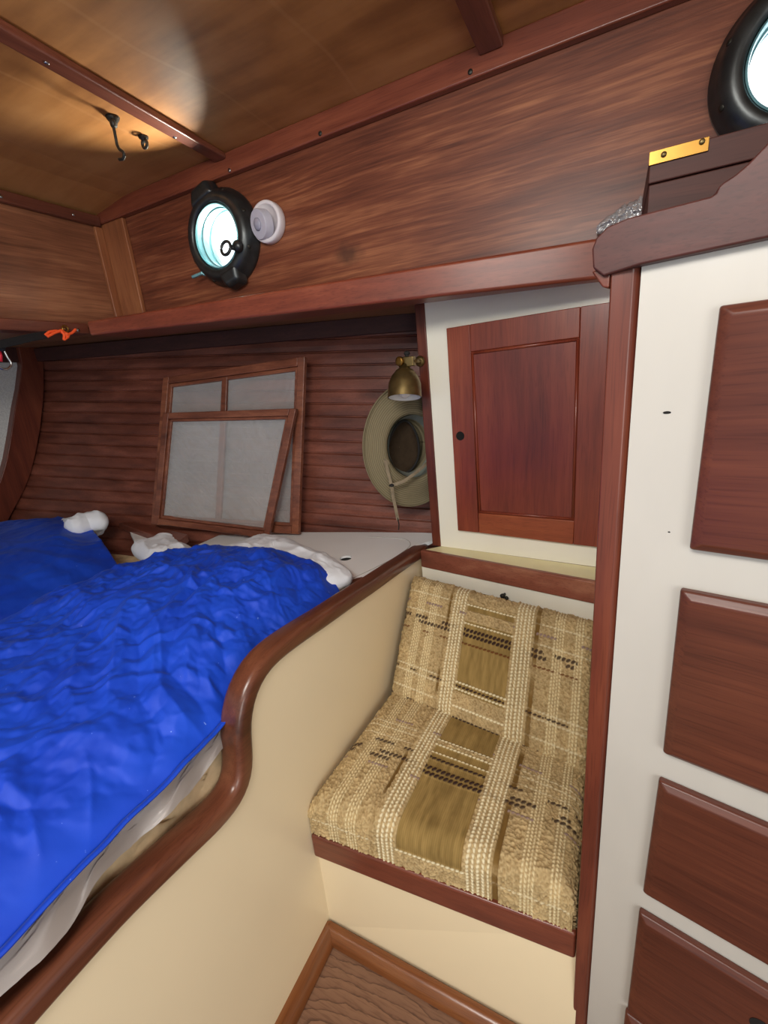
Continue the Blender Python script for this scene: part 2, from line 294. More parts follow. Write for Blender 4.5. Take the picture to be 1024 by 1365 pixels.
class MB:
    def __init__(s): s.bm = bmesh.new()
    def hexa(s, P):
        """8 corners: 0-3 one face ring, 4-7 the opposite ring"""
        v = [s.bm.verts.new(p) for p in P]
        for f in ((0, 1, 2, 3), (7, 6, 5, 4), (0, 4, 5, 1), (1, 5, 6, 2), (2, 6, 7, 3), (3, 7, 4, 0)):
            s.bm.faces.new([v[i] for i in f])
        return s
    def box(s, x0, x1, y0, y1, z0, z1):
        return s.hexa([(x0, y0, z0), (x1, y0, z0), (x1, y1, z0), (x0, y1, z0), (x0, y0, z1), (x1, y0, z1), (x1, y1, z1), (x0, y1, z1)])
    def prism(s, pts, d):
        d = Vector(d); a = [s.bm.verts.new(Vector(p)) for p in pts]; b = [s.bm.verts.new(Vector(p) + d) for p in pts]
        s.bm.faces.new(a); s.bm.faces.new(b[::-1]); n = len(a)
        for i in range(n): s.bm.faces.new((a[i], b[i], b[(i + 1) % n], a[(i + 1) % n]))
        return s
    def bar(s, a, b, w, h, up=(0, 0, 1)):
        a = Vector(a); b = Vector(b); d = (b - a).normalized(); sd = d.cross(Vector(up)).normalized(); u = sd.cross(d)
        return s.hexa([a - sd * w / 2 - u * h / 2, a + sd * w / 2 - u * h / 2, a + sd * w / 2 + u * h / 2, a - sd * w / 2 + u * h / 2,
                       b - sd * w / 2 - u * h / 2, b + sd * w / 2 - u * h / 2, b + sd * w / 2 + u * h / 2, b - sd * w / 2 + u * h / 2])
    def sweep(s, path, prof, up=(0, 0, 1), closed=False, scales=None, ups=None):
        """prof: list of (side, up) offsets"""
        path = [Vector(p) for p in path]; n = len(path); rings = []
        for i, p in enumerate(path):
            if closed: t = path[(i + 1) % n] - path[i - 1]
            else: t = path[min(i + 1, n - 1)] - path[max(i - 1, 0)]
            t.normalize(); u0 = Vector(ups[i] if ups else up); sd = t.cross(u0)
            if sd.length < 1e-5: sd = t.cross(Vector((1, 0, 0.1)))
            sd.normalize(); u = sd.cross(t); k = scales[i] if scales else 1
            rings.append([s.bm.verts.new(p + sd * q[0] * k + u * q[1] * k) for q in prof])
        m_ = len(prof)
        for i in range(n if closed else n - 1):
            A = rings[i]; B = rings[(i + 1) % n]
            for j in range(m_): s.bm.faces.new((A[j], A[(j + 1) % m_], B[(j + 1) % m_], B[j]))
        if not closed: s.bm.faces.new(rings[0][::-1]); s.bm.faces.new(rings[-1])
        return s
    def tube(s, path, r, k=10, closed=False, scales=None):
        return s.sweep(path, [(r * math.cos(2 * math.pi * j / k), r * math.sin(2 * math.pi * j / k)) for j in range(k)], (0.13, 0.31, 0.94), closed, scales)
    def lathe(s, prof, c, ax, k=40, sx=1.0, sy=1.0, ref=(0, 0, 1), cap=True):
        """prof: (radius, height along ax)"""
        c = Vector(c); ax = Vector(ax).normalized(); rf = Vector(ref)
        if abs(ax.dot(rf)) > 0.95: rf = Vector((1, 0, 0))
        e1 = rf.cross(ax).normalized(); e2 = ax.cross(e1); rings = []
        for r, h in prof:
            rings.append([s.bm.verts.new(c + ax * h + e1 * (r * sx * math.cos(2 * math.pi * j / k)) + e2 * (r * sy * math.sin(2 * math.pi * j / k))) for j in range(k)])
        for A, B in zip(rings, rings[1:]):
            for j in range(k): s.bm.faces.new((A[j], A[(j + 1) % k], B[(j + 1) % k], B[j]))
        if cap: s.bm.faces.new(rings[0][::-1]); s.bm.faces.new(rings[-1])
        return s
    def ball(s, c, r, sc=(1, 1, 1), u=16, v=10):
        mt = Matrix.Translation(Vector(c)) @ Matrix.Diagonal((r * sc[0], r * sc[1], r * sc[2], 1))
        bmesh.ops.create_uvsphere(s.bm, u_segments=u, v_segments=v, radius=1, matrix=mt); return s
    def build(s, name, mat, parent=None, bevel=0.0, seg=2, smooth=None, sub=0):
        bmesh.ops.recalc_face_normals(s.bm, faces=s.bm.faces)
        me = bpy.data.meshes.new(name); s.bm.to_mesh(me); s.bm.free()
        o = link(name, me, mat, parent)
        sm = smooth if smooth is not None else bevel > 0
        if sm: me.polygons.foreach_set('use_smooth', [True] * len(me.polygons))
        if bevel > 0:
            b = o.modifiers.new('bevel', 'BEVEL'); b.width = bevel; b.segments = seg; b.limit_method = 'ANGLE'; b.angle_limit = math.radians(35); b.harden_normals = True
        elif sm:
            pass
        if sub: q = o.modifiers.new('subdivision', 'SUBSURF'); q.levels = sub; q.render_levels = sub
        return o

def grid_mesh(name, P, mat, parent=None, close=False):
    """P: (n, m, 3) array to a smooth quad grid"""
    n, m_, _ = P.shape; me = bpy.data.meshes.new(name)
    idx = np.arange(n * m_).reshape(n, m_)
    q = np.stack([idx[:-1, :-1], idx[:-1, 1:], idx[1:, 1:], idx[1:, :-1]], -1).reshape(-1, 4)
    me.vertices.add(n * m_); me.vertices.foreach_set('co', P.reshape(-1).astype(np.float32))
    me.loops.add(q.size); me.loops.foreach_set('vertex_index', q.reshape(-1).astype(np.int32))
    me.polygons.add(len(q)); me.polygons.foreach_set('loop_start', np.arange(0, q.size, 4, dtype=np.int32))
    me.polygons.foreach_set('use_smooth', np.ones(len(q), dtype=bool))
    me.update(calc_edges=True); me.validate()
    return link(name, me, mat, parent)

# numpy gradient-free value noise, fbm and ridged creases
def vnoise(x, y, seed=0):
    r = np.random.RandomState(seed); T = r.rand(256, 256)
    xi = np.floor(x).astype(int); yi = np.floor(y).astype(int); fx = x - xi; fy = y - yi
    fx = fx * fx * fx * (fx * (fx * 6 - 15) + 10); fy = fy * fy * fy * (fy * (fy * 6 - 15) + 10)
    a = T[xi % 256, yi % 256]; b = T[(xi + 1) % 256, yi % 256]; c = T[xi % 256, (yi + 1) % 256]; d = T[(xi + 1) % 256, (yi + 1) % 256]
    return (a * (1 - fx) + b * fx) * (1 - fy) + (c * (1 - fx) + d * fx) * fy
def fbm(x, y, seed=0, o=4, g=0.5):
    t = 0; a = 1; s_ = 0
    for i in range(o): t = t + a * vnoise(x * 2 ** i, y * 2 ** i, seed + i); s_ += a; a *= g
    return t / s_
def ridge(x, y, seed=0): return 1 - np.abs(2 * fbm(x, y, seed, 3, 0.45) - 1)
def sstep(a, b, x): t = np.clip((x - a) / (b - a), 0, 1); return t * t * (3 - 2 * t)

def screw(parent, p, n, r=0.005, mat='steel'):
    b = MB(); b.lathe([(r, 0), (r, 0.0012), (r * 0.7, 0.0022), (0.0003, 0.0026)], p, n, 12)
    return b.build('screw', M[mat], parent, smooth=True)

def circ_wall(mb, x0, x1, z0, z1, y, holes, th, k=48):
    """wall in the plane y with round holes (cx, cz, r), thickness th towards +y"""
    bm = mb.bm; holes = sorted(holes); cuts = []
    xs = x0
    def quad(a, b, c, d, yy): bm.faces.new([bm.verts.new((p[0], yy, p[1])) for p in (a, b, c, d)])
    for cx, cz, r in holes:
        h = r * 1.35; a, b, lo, hi = cx - h, cx + h, cz - h, cz + h
        for yy in (y, y + th):
            quad((xs, z0), (a, z0), (a, z1), (xs, z1), yy); quad((a, z0), (b, z0), (b, lo), (a, lo), yy); quad((a, hi), (b, hi), (b, z1), (a, z1), yy)
        ring = []
        for yy in (y, y + th):
            A = []; B = []
            for j in range(k):
                t = 2 * math.pi * j / k; c_, s_ = math.cos(t), math.sin(t); q = h / max(abs(c_), abs(s_))
                A.append(bm.verts.new((cx + r * c_, yy, cz + r * s_))); B.append(bm.verts.new((cx + q * c_, yy, cz + q * s_)))
            for j in range(k): bm.faces.new((A[j], B[j], B[(j + 1) % k], A[(j + 1) % k]))
            ring.append(A)
        for j in range(k): bm.faces.new((ring[0][j], ring[0][(j + 1) % k], ring[1][(j + 1) % k], ring[1][j]))
        xs = b
    for yy in (y, y + th): quad((xs, z0), (x1, z0), (x1, z1), (xs, z1), yy)
    for a, b in (((x0, z0), (x1, z0)), ((x0, z1), (x1, z1)), ((x0, z0), (x0, z1)), ((x1, z0), (x1, z1))):
        bm.faces.new([bm.verts.new(p) for p in ((a[0], y, a[1]), (b[0], y, b[1]), (b[0], y + th, b[1]), (a[0], y + th, a[1]))])

# ================================================================== THE SETTING
YW = 1.20          # trunk side wall
XL = -1.66         # forward trunk wall
ZC = 1.962         # overhead
PH1 = (-1.098, 1.757); PH2 = (0.262, 1.762)

# sole and its trims
b = MB(); b.box(-0.585, 1.3, -1.3, 0.66, -0.03, 0.0); struct(b.build('floor', M['floor']))
b = MB(); b.sweep([(-0.553, -1.2, 0.0), (-0.553, 0.572, 0.0)], [(-0.012, 0), (0.022, 0), (0.022, 0.006), (0.012, 0.024), (0.0, 0.03), (-0.012, 0.03)]); struct(b.build('baseboard_left', M['base_y'], bevel=0.003))
b = MB(); b.sweep([(-0.56, 0.563, 0.0), (0.0, 0.563, 0.0)], [(-0.012, 0), (0.022, 0), (0.022, 0.006), (0.012, 0.024), (0.0, 0.03), (-0.012, 0.03)]); struct(b.build('baseboard_back', M['base'], bevel=0.003))

# overhead
b = MB()
b.prism([(1.3, -1.3, ZC), (-1.42, -1.3, ZC), (-1.50, -1.3, ZC - 0.004), (XL - 0.02, -1.3, 1.934), (XL - 0.02, -1.3, 2.0), (1.3, -1.3, 2.0)], (0, YW + 1.32, 0))
struct(b.build('ceiling', M['ceil']))

# trunk side wall with two round holes
b = MB(); circ_wall(b, XL - 0.02, 1.3, 1.538, ZC, YW, [(PH1[0], PH1[1], 0.098), (PH2[0], PH2[1], 0.098)], 0.035)
struct(b.build('wall_back', M['trunk']))
b = MB(); b.box(XL - 0.03, XL, -1.3, YW, 1.56, ZC); struct(b.build('wall_left', M['trunk_y']))

# hull: planked side that narrows forward and tumbles in low down
def hull_y(x, z):
    x = np.asarray(x, float); z = np.asarray(z, float)
    top = np.interp(x, [-2.6, -2.5, -1.2, -0.5, 0.4], [1.285, 1.30, 1.475, 1.585, 1.68])
    bot = np.interp(x, [-2.6, -2.5, -1.75, -1.2, -0.5, 0.4], [0.88, 0.90, 1.17, 1.36, 1.50, 1.60])
    t = np.clip((z - 0.74) / 0.76, -0.35, 1.1)
    w = np.where(t >= 0, 1 - np.clip(1 - t, 0, 1) ** 1.6, 1.6 * t)
    return bot + (top - bot) * w
def mk_hull():
    xs = np.linspace(-2.56, 0.05, 60); PW = 0.0475; rows = []
    zs = []
    for i in range(-11, 22):
        z0 = 0.545 + i * PW
        for fr, dep in ((0.0, 0.007), (0.07, 0.0075), (0.13, 0.0), (0.5, -0.001), (0.93, 0.0004), (0.985, 0.0045)):
            zs.append((z0 + fr * PW, dep))
    P = np.zeros((len(zs), len(xs), 3))
    for i, (z, dep) in enumerate(zs):
        zz = z - 0.075 * (xs + 1.0) - 0.03
        P[i, :, 0] = xs; P[i, :, 1] = hull_y(xs, zz) + dep; P[i, :, 2] = zz
    o = grid_mesh('wall_hull', P, M['plank'])
    o.data.polygons.foreach_set('use_smooth', np.zeros(len(o.data.polygons), dtype=bool)); return o
struct(mk_hull())

# side deck underside
def soff(x, y): return 1.494 - 0.0392 * (x + 0.04) - 0.02 * (y - 1.17)
c4 = [(-2.6, -0.4), (0.9, -0.4), (0.9, 1.75), (-2.6, 1.75)]
b = MB()
def soffit_slab(x0, x1, y0, y1):
    q = [(x0, y0), (x1, y0), (x1, y1), (x0, y1)]
    b.hexa([(x, y, soff(x, y)) for x, y in q] + [(x, y, soff(x, y) + 0.03) for x, y in q])
soffit_slab(-2.6, -1.672, -0.9, 1.18); soffit_slab(-2.6, 0.02, 1.185, 1.75)
struct(b.build('ceiling_side', wood('deck underside plywood', S(112, 74, 48), S(146, 100, 66), S(166, 118, 80), 'X', 0.5, 0.05, 40, 6)))
# shelf clamp under the deck along the hull
b = MB()
xs = np.linspace(-2.5, 0.0, 24)
pth = [(x, float(hull_y(x, 1.46)) - 0.012, soff(x, 1.5) - 0.034) for x in xs]
b.sweep(pth, [(-0.012, -0.024), (0.012, -0.024), (0.012, 0.034), (-0.012, 0.034)]); struct(b.build('trim_1', M['darkwood'], bevel=0.003))

# forward bulkhead: speckled liner and its curved frame following the hull
XB = -2.5
b = MB(); b.box(XB - 0.05, XB - 0.02, -0.8, 1.35, 0.4, 1.62); struct(b.build('wall_bulkhead', M['bulk']))
prof = [(1.64, 1.31, 1.22), (1.56, 1.305, 1.212), (1.509, 1.301, 1.207), (1.41, 1.275, 1.168), (1.325, 1.246, 1.128), (1.207, 1.200, 1.078), (1.10, 1.15, 1.03), (1.018, 1.108, 0.985), (0.94, 1.055, 0.93), (0.867, 0.993, 0.865), (0.78, 0.92, 0.79), (0.65, 0.80, 0.67)]
b = MB()
pts = [(XB - 0.02, o_, z) for z, o_, i_ in prof] + [(XB - 0.02, i_, z) for z, o_, i_ in prof[::-1]]
b.prism(pts, (0.045, 0, 0)); struct(b.build('trim_2', M['trim_z'], bevel=0.004))

b = MB(); b.box(XB - 0.021, XB + 0.004, -0.8, 1.22, 1.525, 1.63); struct(b.build('trim_11', M['darkwood'], bevel=0.003))

# trims on the trunk
b = MB(); b.box(XL, 1.2, YW - 0.022, YW, 1.908, ZC); t3 = struct(b.build('trim_3', M['trim_x'], bevel=0.004))
for p in ((427, 178), (627, 96), (306, 227)):
    q = ony(p, YW - 0.022); screw(t3, q, (0, -1, 0), 0.0055, 'blackmetal' if p[0] > 400 else 'steel')
b = MB(); b.box(XL, XL + 0.02, -1.2, YW - 0.022, 1.898, 1.932); t4 = struct(b.build('trim_4', M['trim_y'], bevel=0.004))
for p in ((98, 286), (1, 262)):
    screw(t4, onx(p, XL + 0.02), (1, 0, 0), 0.005)
b = MB(); b.box(XL, -1.535, YW - 0.016, YW, 1.58, 1.908); t6 = struct(b.build('trim_5', M['corner'], bevel=0.003))
b = MB(); b.box(XL, XL + 0.014, YW - 0.045, YW - 0.016, 1.58, 1.898); struct(b.build('trim_6', M['corner'], bevel=0.003))
# beams across the overhead
def beam(n, xa, xb_, w, y0, y1, dz):
    bb = MB(); bb.hexa([(xa - w / 2, y0, ZC - dz), (xa + w / 2, y0, ZC - dz), (xb_ + w / 2, y1, ZC - dz), (xb_ - w / 2, y1, ZC - dz),
                        (xa - w / 2, y0, ZC), (xa + w / 2, y0, ZC), (xb_ + w / 2, y1, ZC), (xb_ - w / 2, y1, ZC)])
    return struct(bb.build('trim_%d' % n, M['trim_y'], bevel=0.005))
_a, _b = onz((0, 43), 1.95), onz((272, 199), 1.95); _k = (_b.x - _a.x) / (_b.y - _a.y)
t8 = beam(7, _a.x - _k * (_a.y + 1.2), _a.x + _k * (YW - 0.022 - _a.y), 0.042, -1.2, YW - 0.022, 0.017)
beam(8, -0.268, -0.268, 0.052, -1.2, YW - 0.022, 0.022)
for p in ((62, 84), (233, 183)): screw(t8, onz(p, ZC - 0.017), (0, 0, -1), 0.005)

# shelf rails along the bottom of the trunk
def railz(x): return 1.467 - 0.0392 * (x + 0.04)
b = MB()
A = [(-1.60, 1.01), (0.35, 1.2025), (0.35, 1.22), (-1.60, 1.205)]
b.hexa([(x, y, railz(x)) for x, y in A] + [(x, y, railz(x) + (0.088 if x > -1 else 0.046)) for x, y in A])
struct(b.build('trim_9', M['rail'], bevel=0.008, seg=3))
b = MB(); b.box(XL - 0.03, -1.625, -1.2, 1.03, 1.537, 1.572); t11 = struct(b.build('trim_10', M['trim_y'], bevel=0.005))
screw(t11, onx((104, 440), -1.625), (1, 0, 0), 0.006)

# ================================================================== BERTH
berth = thing('berth', 'built-in cream double berth with a curved varnished cap rail along its side', 'bed', (-0.57, 0.3, 0))
CAPO = [(600, 717), (557, 750), (528, 771), (500, 792), (470, 813), (439, 836), (410, 856), (382, 877), (368, 889), (356, 903), (348, 918), (343, 934), (340, 950), (338, 965), (339, 981), (341, 996), (342.5, 1012), (341, 1030), (337, 1048), (331, 1063), (322, 1079), (310, 1094), (293, 1113), (269, 1135), (230, 1174), (170, 1233), (54, 1365)]
XP = -0.555
capo = [onx(p, XP) for p in CAPO]
capo[0] = Vector((XP, 1.36, 0.689))
e = capo[-1]; capo.append(Vector((XP, -0.2, 0.615))); capo.append(Vector((XP, -0.9, 0.615)))
capo = [Vector((XP, p.y, p.z)) for p in capo]
def resample(path, n):
    P = np.array([list(p) for p in path]); d = np.r_[0, np.cumsum(np.linalg.norm(np.diff(P, axis=0), axis=1))]
    u = np.linspace(0, d[-1], n); return np.stack([np.interp(u, d, P[:, i]) for i in range(3)], 1)
def smooth_path(P, it=3):
    for _ in range(it): P[1:-1] = (P[:-2] + 2 * P[1:-1] + P[2:]) / 4
    return P
cp = smooth_path(resample(capo, 140), 4)
b = MB()
W_, H_ = 0.052, 0.040
rp = []
for cx, cz, a0 in ((-0.014, 0.014, 180), (-W_ + 0.014, 0.014, 270), (-W_ + 0.014, H_ - 0.014, 0), (-0.014, H_ - 0.014, 90)): pass
rr = 0.013
prof = []
for (cx, cz, a0) in ((rr, rr, 180), (W_ - rr, rr, 270), (W_ - rr, H_ - rr, 0), (rr, H_ - rr, 90)):
    for k in range(5): a = math.radians(a0 + 90 * k / 4); prof.append((cx + rr * math.cos(a), cz + rr * math.sin(a)))
# path runs from far to near (-y); side = t x up points to -x there
Tn = np.gradient(cp, axis=0); ups = []
for t in Tn:
    t = t / np.linalg.norm(t); u = np.array([0, t[2], -t[1]]); ups.append(u)      # normal in the panel plane, upwards
b.sweep([Vector(p) for p in cp], prof, ups=[Vector(u) for u in ups])
b.build('cap_rail', M['cap'], berth, smooth=True)
# panel under the cap
b = MB()
pp = [(p[1], p[2] + 0.012) for p in cp if p[1] < 1.345]
pts = [(-0.563, 1.345, 0.0)] + [(-0.563, y, z) for y, z in pp] + [(-0.563, pp[-1][0], 0.0)]
b.prism(pts, (-0.02, 0, 0)); b.build('side_panel', M['cream'], berth)
# wooden cleat at the inner side of the cap
b = MB(); q = [(-0.602, 0.985), (-0.602, 1.05), (-0.645, 1.035), (-0.672, 1.0), (-0.66, 0.975)]
b.prism([(x, y, 0.722) for x, y in q], (0, 0, 0.02)); b.build('corner_cleat', M['cap'], berth, bevel=0.003)
b = MB(); b.box(-2.45, -0.59, -0.9, 0.86, 0.50, 0.53); b.build('bunk_base', M['board'], berth)

# white locker board at the head of the berth
lid = thing('locker_board', 'white painted board with a finger hole at the head of the berth', 'board', (-0.8, 1.25, 0.73))
BZ = 0.733
def disc_hole_board():
    bb = MB(); hx, hy = onz((461, 744), BZ)[:2]; r = 0.021; k = 28
    out = [(-0.607, 1.02), (-0.607, 1.30), (-0.56, 1.38), (-0.53, 1.47), (-0.62, 1.462), (-0.9, 1.405), (-1.2, 1.335), (-1.45, 1.245), (-1.45, 1.13), (-1.2, 1.03)]
    bm = bb.bm
    for zz in (BZ, BZ - 0.014):
        # fan between the hole and an outer ring resampled by angle
        ring = []; A = []
        O = resample([Vector((x, y, zz)) for x, y in out + out[:1]], 200)[:-1]
        ang = np.arctan2(O[:, 1] - hy, O[:, 0] - hx); od = np.argsort(ang); O = O[od]; ang = ang[od]
        A = [bm.verts.new((hx + r * math.cos(a), hy + r * math.sin(a), zz)) for a in ang]; B = [bm.verts.new(o) for o in O]
        for j in range(len(A)): bm.faces.new((A[j], B[j], B[(j + 1) % len(B)], A[(j + 1) % len(A)]))
        if zz == BZ: A0, B0 = A, B
    n = len(A)
    for j in range(n):
        bm.faces.new((A0[j], A0[(j + 1) % n], A[(j + 1) % n], A[j])); bm.faces.new((B0[j], B0[(j + 1) % n], B[(j + 1) % n], B[j]))
    return bb.build('board', M['board'], lid)
disc_hole_board()
# the scribed outline of the lid cut in the board
b = MB(); arc = [onz(p, BZ + 0.0006) for p in ((470, 771), (500, 757), (525, 744), (541, 733), (548, 727), (546, 721), (538, 718), (520, 716.5), (490, 716))]
ap = smooth_path(resample(arc, 50), 3)
b.sweep([Vector(p) for p in ap], [(-0.0011, -0.001), (0.0011, -0.001), (0.0011, 0.0006), (-0.0011, 0.0006)]); b.build('lid_seam', plain('grey seam', S(186, 184, 178), 0.7), lid)
b = MB(); hx, hy = onz((461, 744), BZ)[:2]; b.lathe([(0.0206, 0), (0.0206, 0.02)], (hx, hy, BZ - 0.027), (0, 0, 1), 24); b.build('finger_hole', M['hole'], lid)

# wedge shaped wood ledge and a white sliver next to it
b = MB()
q = [onz(p, 0.80) for p in ((158, 697), (176, 695), (250, 712), (236, 724))]
b.prism([(v.x, v.y, 0.80) for v in q], (0, 0, -0.03)); tag(b.build('wood_ledge', M['plank'], bevel=0.003), 'low wedge of brown wood against the hull left of the screens', 'ledge')
b = MB()
q = [onz(p, 0.775) for p in ((173, 708), (208, 722), (232, 728), (200, 738), (182, 726))]
b.prism([(v.x, v.y, 0.775) for v in q], (0, 0, -0.02)); tag(b.build('white_strip', M['board']), 'white painted strip below the wood wedge, between the two blue covers', 'board')

# mattress: quilted edge along the cap
def mk_mattress():
    n, m_ = 240, 60
    y = np.linspace(-0.85, 1.0, n)[:, None] * np.ones((1, m_)); u = np.linspace(0, 1, m_)[None, :] * np.ones((n, 1))
    a = np.clip(u / 0.55, 0, 1)                        # 0..1 wraps the right side, then the top
    ang = a * math.pi / 2
    x = -0.603 - 0.085 * (1 - np.cos(ang)) - np.clip((u - 0.55) / 0.45, 0, 1) * 1.75
    z = 0.56 + 0.138 * np.sin(ang)
    fade = sstep(1.0, 0.7, u)
    qa = np.abs(np.sin(y * 17 + 5.0 * u)) * np.abs(np.sin(y * 17 - 6.0 * u + 0.8))
    puff = 0.030 * qa ** 0.6 * fade * sstep(0.0, 0.15, u)
    wr = 0.022 * (fbm(y * 26, u * 9, 5) - 0.5) + 0.018 * ridge(y * 13 + u * 4, u * 5 - y * 4, 9) - 0.006
    x = x - 0.3 * wr * fade + 0.1 * puff; z = z + (wr + puff) * fade
    y = np.minimum(y, hull_y(x, z) - 0.03)
    # the head end is rounded in plan
    x = x - 0.02 * sstep(0.7, 1.0, y)
    y = y
    return grid_mesh('mattress', np.stack([x, y, z], -1), M['quilt'])
mat_o = tag(mk_mattress(), 'beige quilted mattress showing below the hem of the near blue cover', 'mattress')

# ---------------------------------------------------------------- blue covers
def crease(x, y, seed, w): return np.exp(-np.abs(2 * fbm(x, y, seed, 3, 0.42) - 1) / w)
def tri(v): return np.abs(2 * (v - np.floor(v + 0.5)))
def crumple(X, Y, seed, amp=1.0):
    f1 = fbm(X * 3.1, Y * 3.1, seed + 20); f2 = fbm(X * 3.7 + 4, Y * 3.7 + 8, seed + 24); f3 = fbm(X * 8 + 1, Y * 8 + 2, seed + 28); f4 = fbm(X * 15 + 3, Y * 15 + 7, seed + 32)
    pa = sstep(0.33, 0.58, fbm(X * 3.4 + 5, Y * 3.4 + 8, seed + 60)); pb = sstep(0.34, 0.57, fbm(X * 4.1 + 15, Y * 4.1 + 2, seed + 64)); pc = sstep(0.30, 0.60, fbm(X * 5 + 25, Y * 5 + 12, seed + 68))
    w = 0.020 * (fbm(X * 3.0, Y * 3.0, seed, 2, 0.4) - 0.5)
    w = w + 0.0085 * pa * (tri(3.4 * X + 5.5 * Y + 3.2 * f1) - 0.5)
    w = w + 0.0080 * pb * (tri(5.8 * X - 3.6 * Y + 3.4 * f2) - 0.5)
    w = w + 0.0048 * pc * (tri(9 * X + 8 * Y + 3.6 * f3) - 0.5) + 0.0042 * pa * (tri(-12 * X + 7 * Y + 3.2 * f3) - 0.5)
    w = w + 0.0013 * (0.15 + pb) * (tri(22 * X + 17 * Y + 3.4 * f4) - 0.5) + 0.0012 * (0.15 + pc) * (tri(18 * X - 27 * Y + 3.0 * f4) - 0.5)
    w = w + 0.005 * crease(X * 4 + 5 * Y, Y * 2.2 - X * 1.2, seed + 3, 0.10)
    return w * amp
# right edge of the near cover, from the head towards the foot
RE = [(0.915, -0.640, 0.745), (0.86, -0.622, 0.75), (0.70, -0.628, 0.755), (0.54, -0.632, 0.757), (0.475, -0.622, 0.742), (0.44, -0.600, 0.735), (0.32, -0.588, 0.735), (0.24, -0.588, 0.735), (0.15, -0.580, 0.735), (0.085, -0.572, 0.735), (-0.8, -0.57, 0.735)]
ry = np.array([r[0] for r in RE])[::-1]; rx = np.array([r[1] for r in RE])[::-1]; rz = np.array([r[2] for r in RE])[::-1]
def mk_cover():
    n, m_ = 560, 380
    s = np.linspace(0, 1, n)[:, None] * np.ones((1, m_)); t = np.linspace(0, 1, m_)[None, :] * np.ones((n, 1))
    # t: 0 = right edge above the cap, 1 = far left hidden edge
    yfar = np.interp(t, [0, 0.12, 0.3, 0.5, 0.75, 1.0], [0.915, 0.955, 0.985, 1.0, 1.0, 0.95])
    y = yfar + (-0.75 - yfar) * s ** 1.15
    xr = np.interp(y, ry, rx); zr = np.interp(y, ry, rz)
    xl = -1.50 + 0.10 * sstep(0.6, 1.0, y)
    x = xr + (xl - xr) * t
    d = t * 0.9                                           # metres in from the edge
    h = 0.105 * (1 - np.exp(-d / 0.10)) * (1 - 0.15 * d)
    h = h + 0.03 * np.exp(-((d - 0.30) / 0.22) ** 2) * np.exp(-((y - 0.75) / 0.3) ** 2)      # the pillow lifts it
    fall = sstep(0.70, 1.0, t); h = h * (1 - fall) - 0.05 * fall
    head = sstep(0.10, 0.0, s)                            # head edge droops over the pillow
    h = h - 0.035 * head * sstep(0.0, 0.25, t)
    z = zr + h
    edge = sstep(0.0, 0.05, t) * sstep(0.0, 0.02, s)
    wr = crumple(x, y, 3, 1.4)
    # long pull folds running from the edge up towards the middle
    fold = 0.011 * (tri(5.2 * (y + 0.75 * x) + 0.9 * fbm(x * 4, y * 4, 77)) - 0.5) * np.exp(-((d - 0.12) / 0.12) ** 2) * sstep(0.45, 0.75, y)
    z = z + (wr + fold) * (0.25 + 0.75 * edge)
    x = x + 0.15 * wr * edge
    P = np.stack([x, y, z], -1)
    return P
near = thing('sleeping_cover', 'large crumpled royal blue cover nearest, spread along the curved cap rail', 'bedding', (-0.95, 0.3, 0.7))
PC = mk_cover(); o = grid_mesh('blue_top', PC, M['duvet'], near)
o.modifiers.new('thickness', 'SOLIDIFY').thickness = 0.004
# hem: flat stitched band along the right edge
b = MB(); hem = [Vector(PC[i, 0]) + Vector((0.002, 0, 0.0015)) for i in range(0, 560, 4)]
b.sweep(hem, [(-0.010, -0.001), (0.001, -0.003), (0.002, -0.001), (-0.010, 0.0022)]); b.build('hem', M['duvet'], near, smooth=True)
# grey satin lining spilling out below the hem
LO = [(308, 985), (286, 1015), (269, 1037), (246, 1063), (222, 1089), (186, 1118), (160, 1140), (124, 1182), (103, 1223), (60, 1275), (0, 1328)]
lo = [onz(p, 0.685 + 0.006 * math.sin(i * 2.1)) for i, p in enumerate(LO)] + [Vector((-0.60, -0.2, 0.69)), Vector((-0.6, -0.75, 0.69))]
lo = smooth_path(resample(lo, 220), 2)
hi_ = np.array([[np.interp(yy, ry, rx) - 0.012, yy, np.interp(yy, ry, rz) - 0.006] for yy in np.linspace(0.47, -0.75, 220)])
def mk_lining():
    m_ = 26; v = np.linspace(0, 1, m_)[None, :, None]
    # match hem and lower edge by y
    lo2 = lo.copy(); h2 = np.array([[np.interp(p[1] + 0.02, ry, rx) - 0.012, p[1] + 0.02, np.interp(p[1] + 0.02, ry, rz) - 0.008] for p in lo2])
    P = h2[:, None, :] * (1 - v) + lo2[:, None, :] * v
    yy = P[..., 1]; vv = np.broadcast_to(v[..., 0], yy.shape)
    P[..., 2] += 0.007 * np.sin(vv * math.pi) + 0.014 * (fbm(yy * 22 + vv * 2, vv * 1.6, 21) - 0.5) + 0.012 * (tri(9 * yy + 0.9 * vv + 1.5 * fbm(yy * 8, vv * 2, 23)) - 0.5) * np.sin(vv * math.pi * 0.8 + 0.3)
    return grid_mesh('satin_lining', P, M['lining'], near)
mk_lining()['label'] = 'grey satin lining'

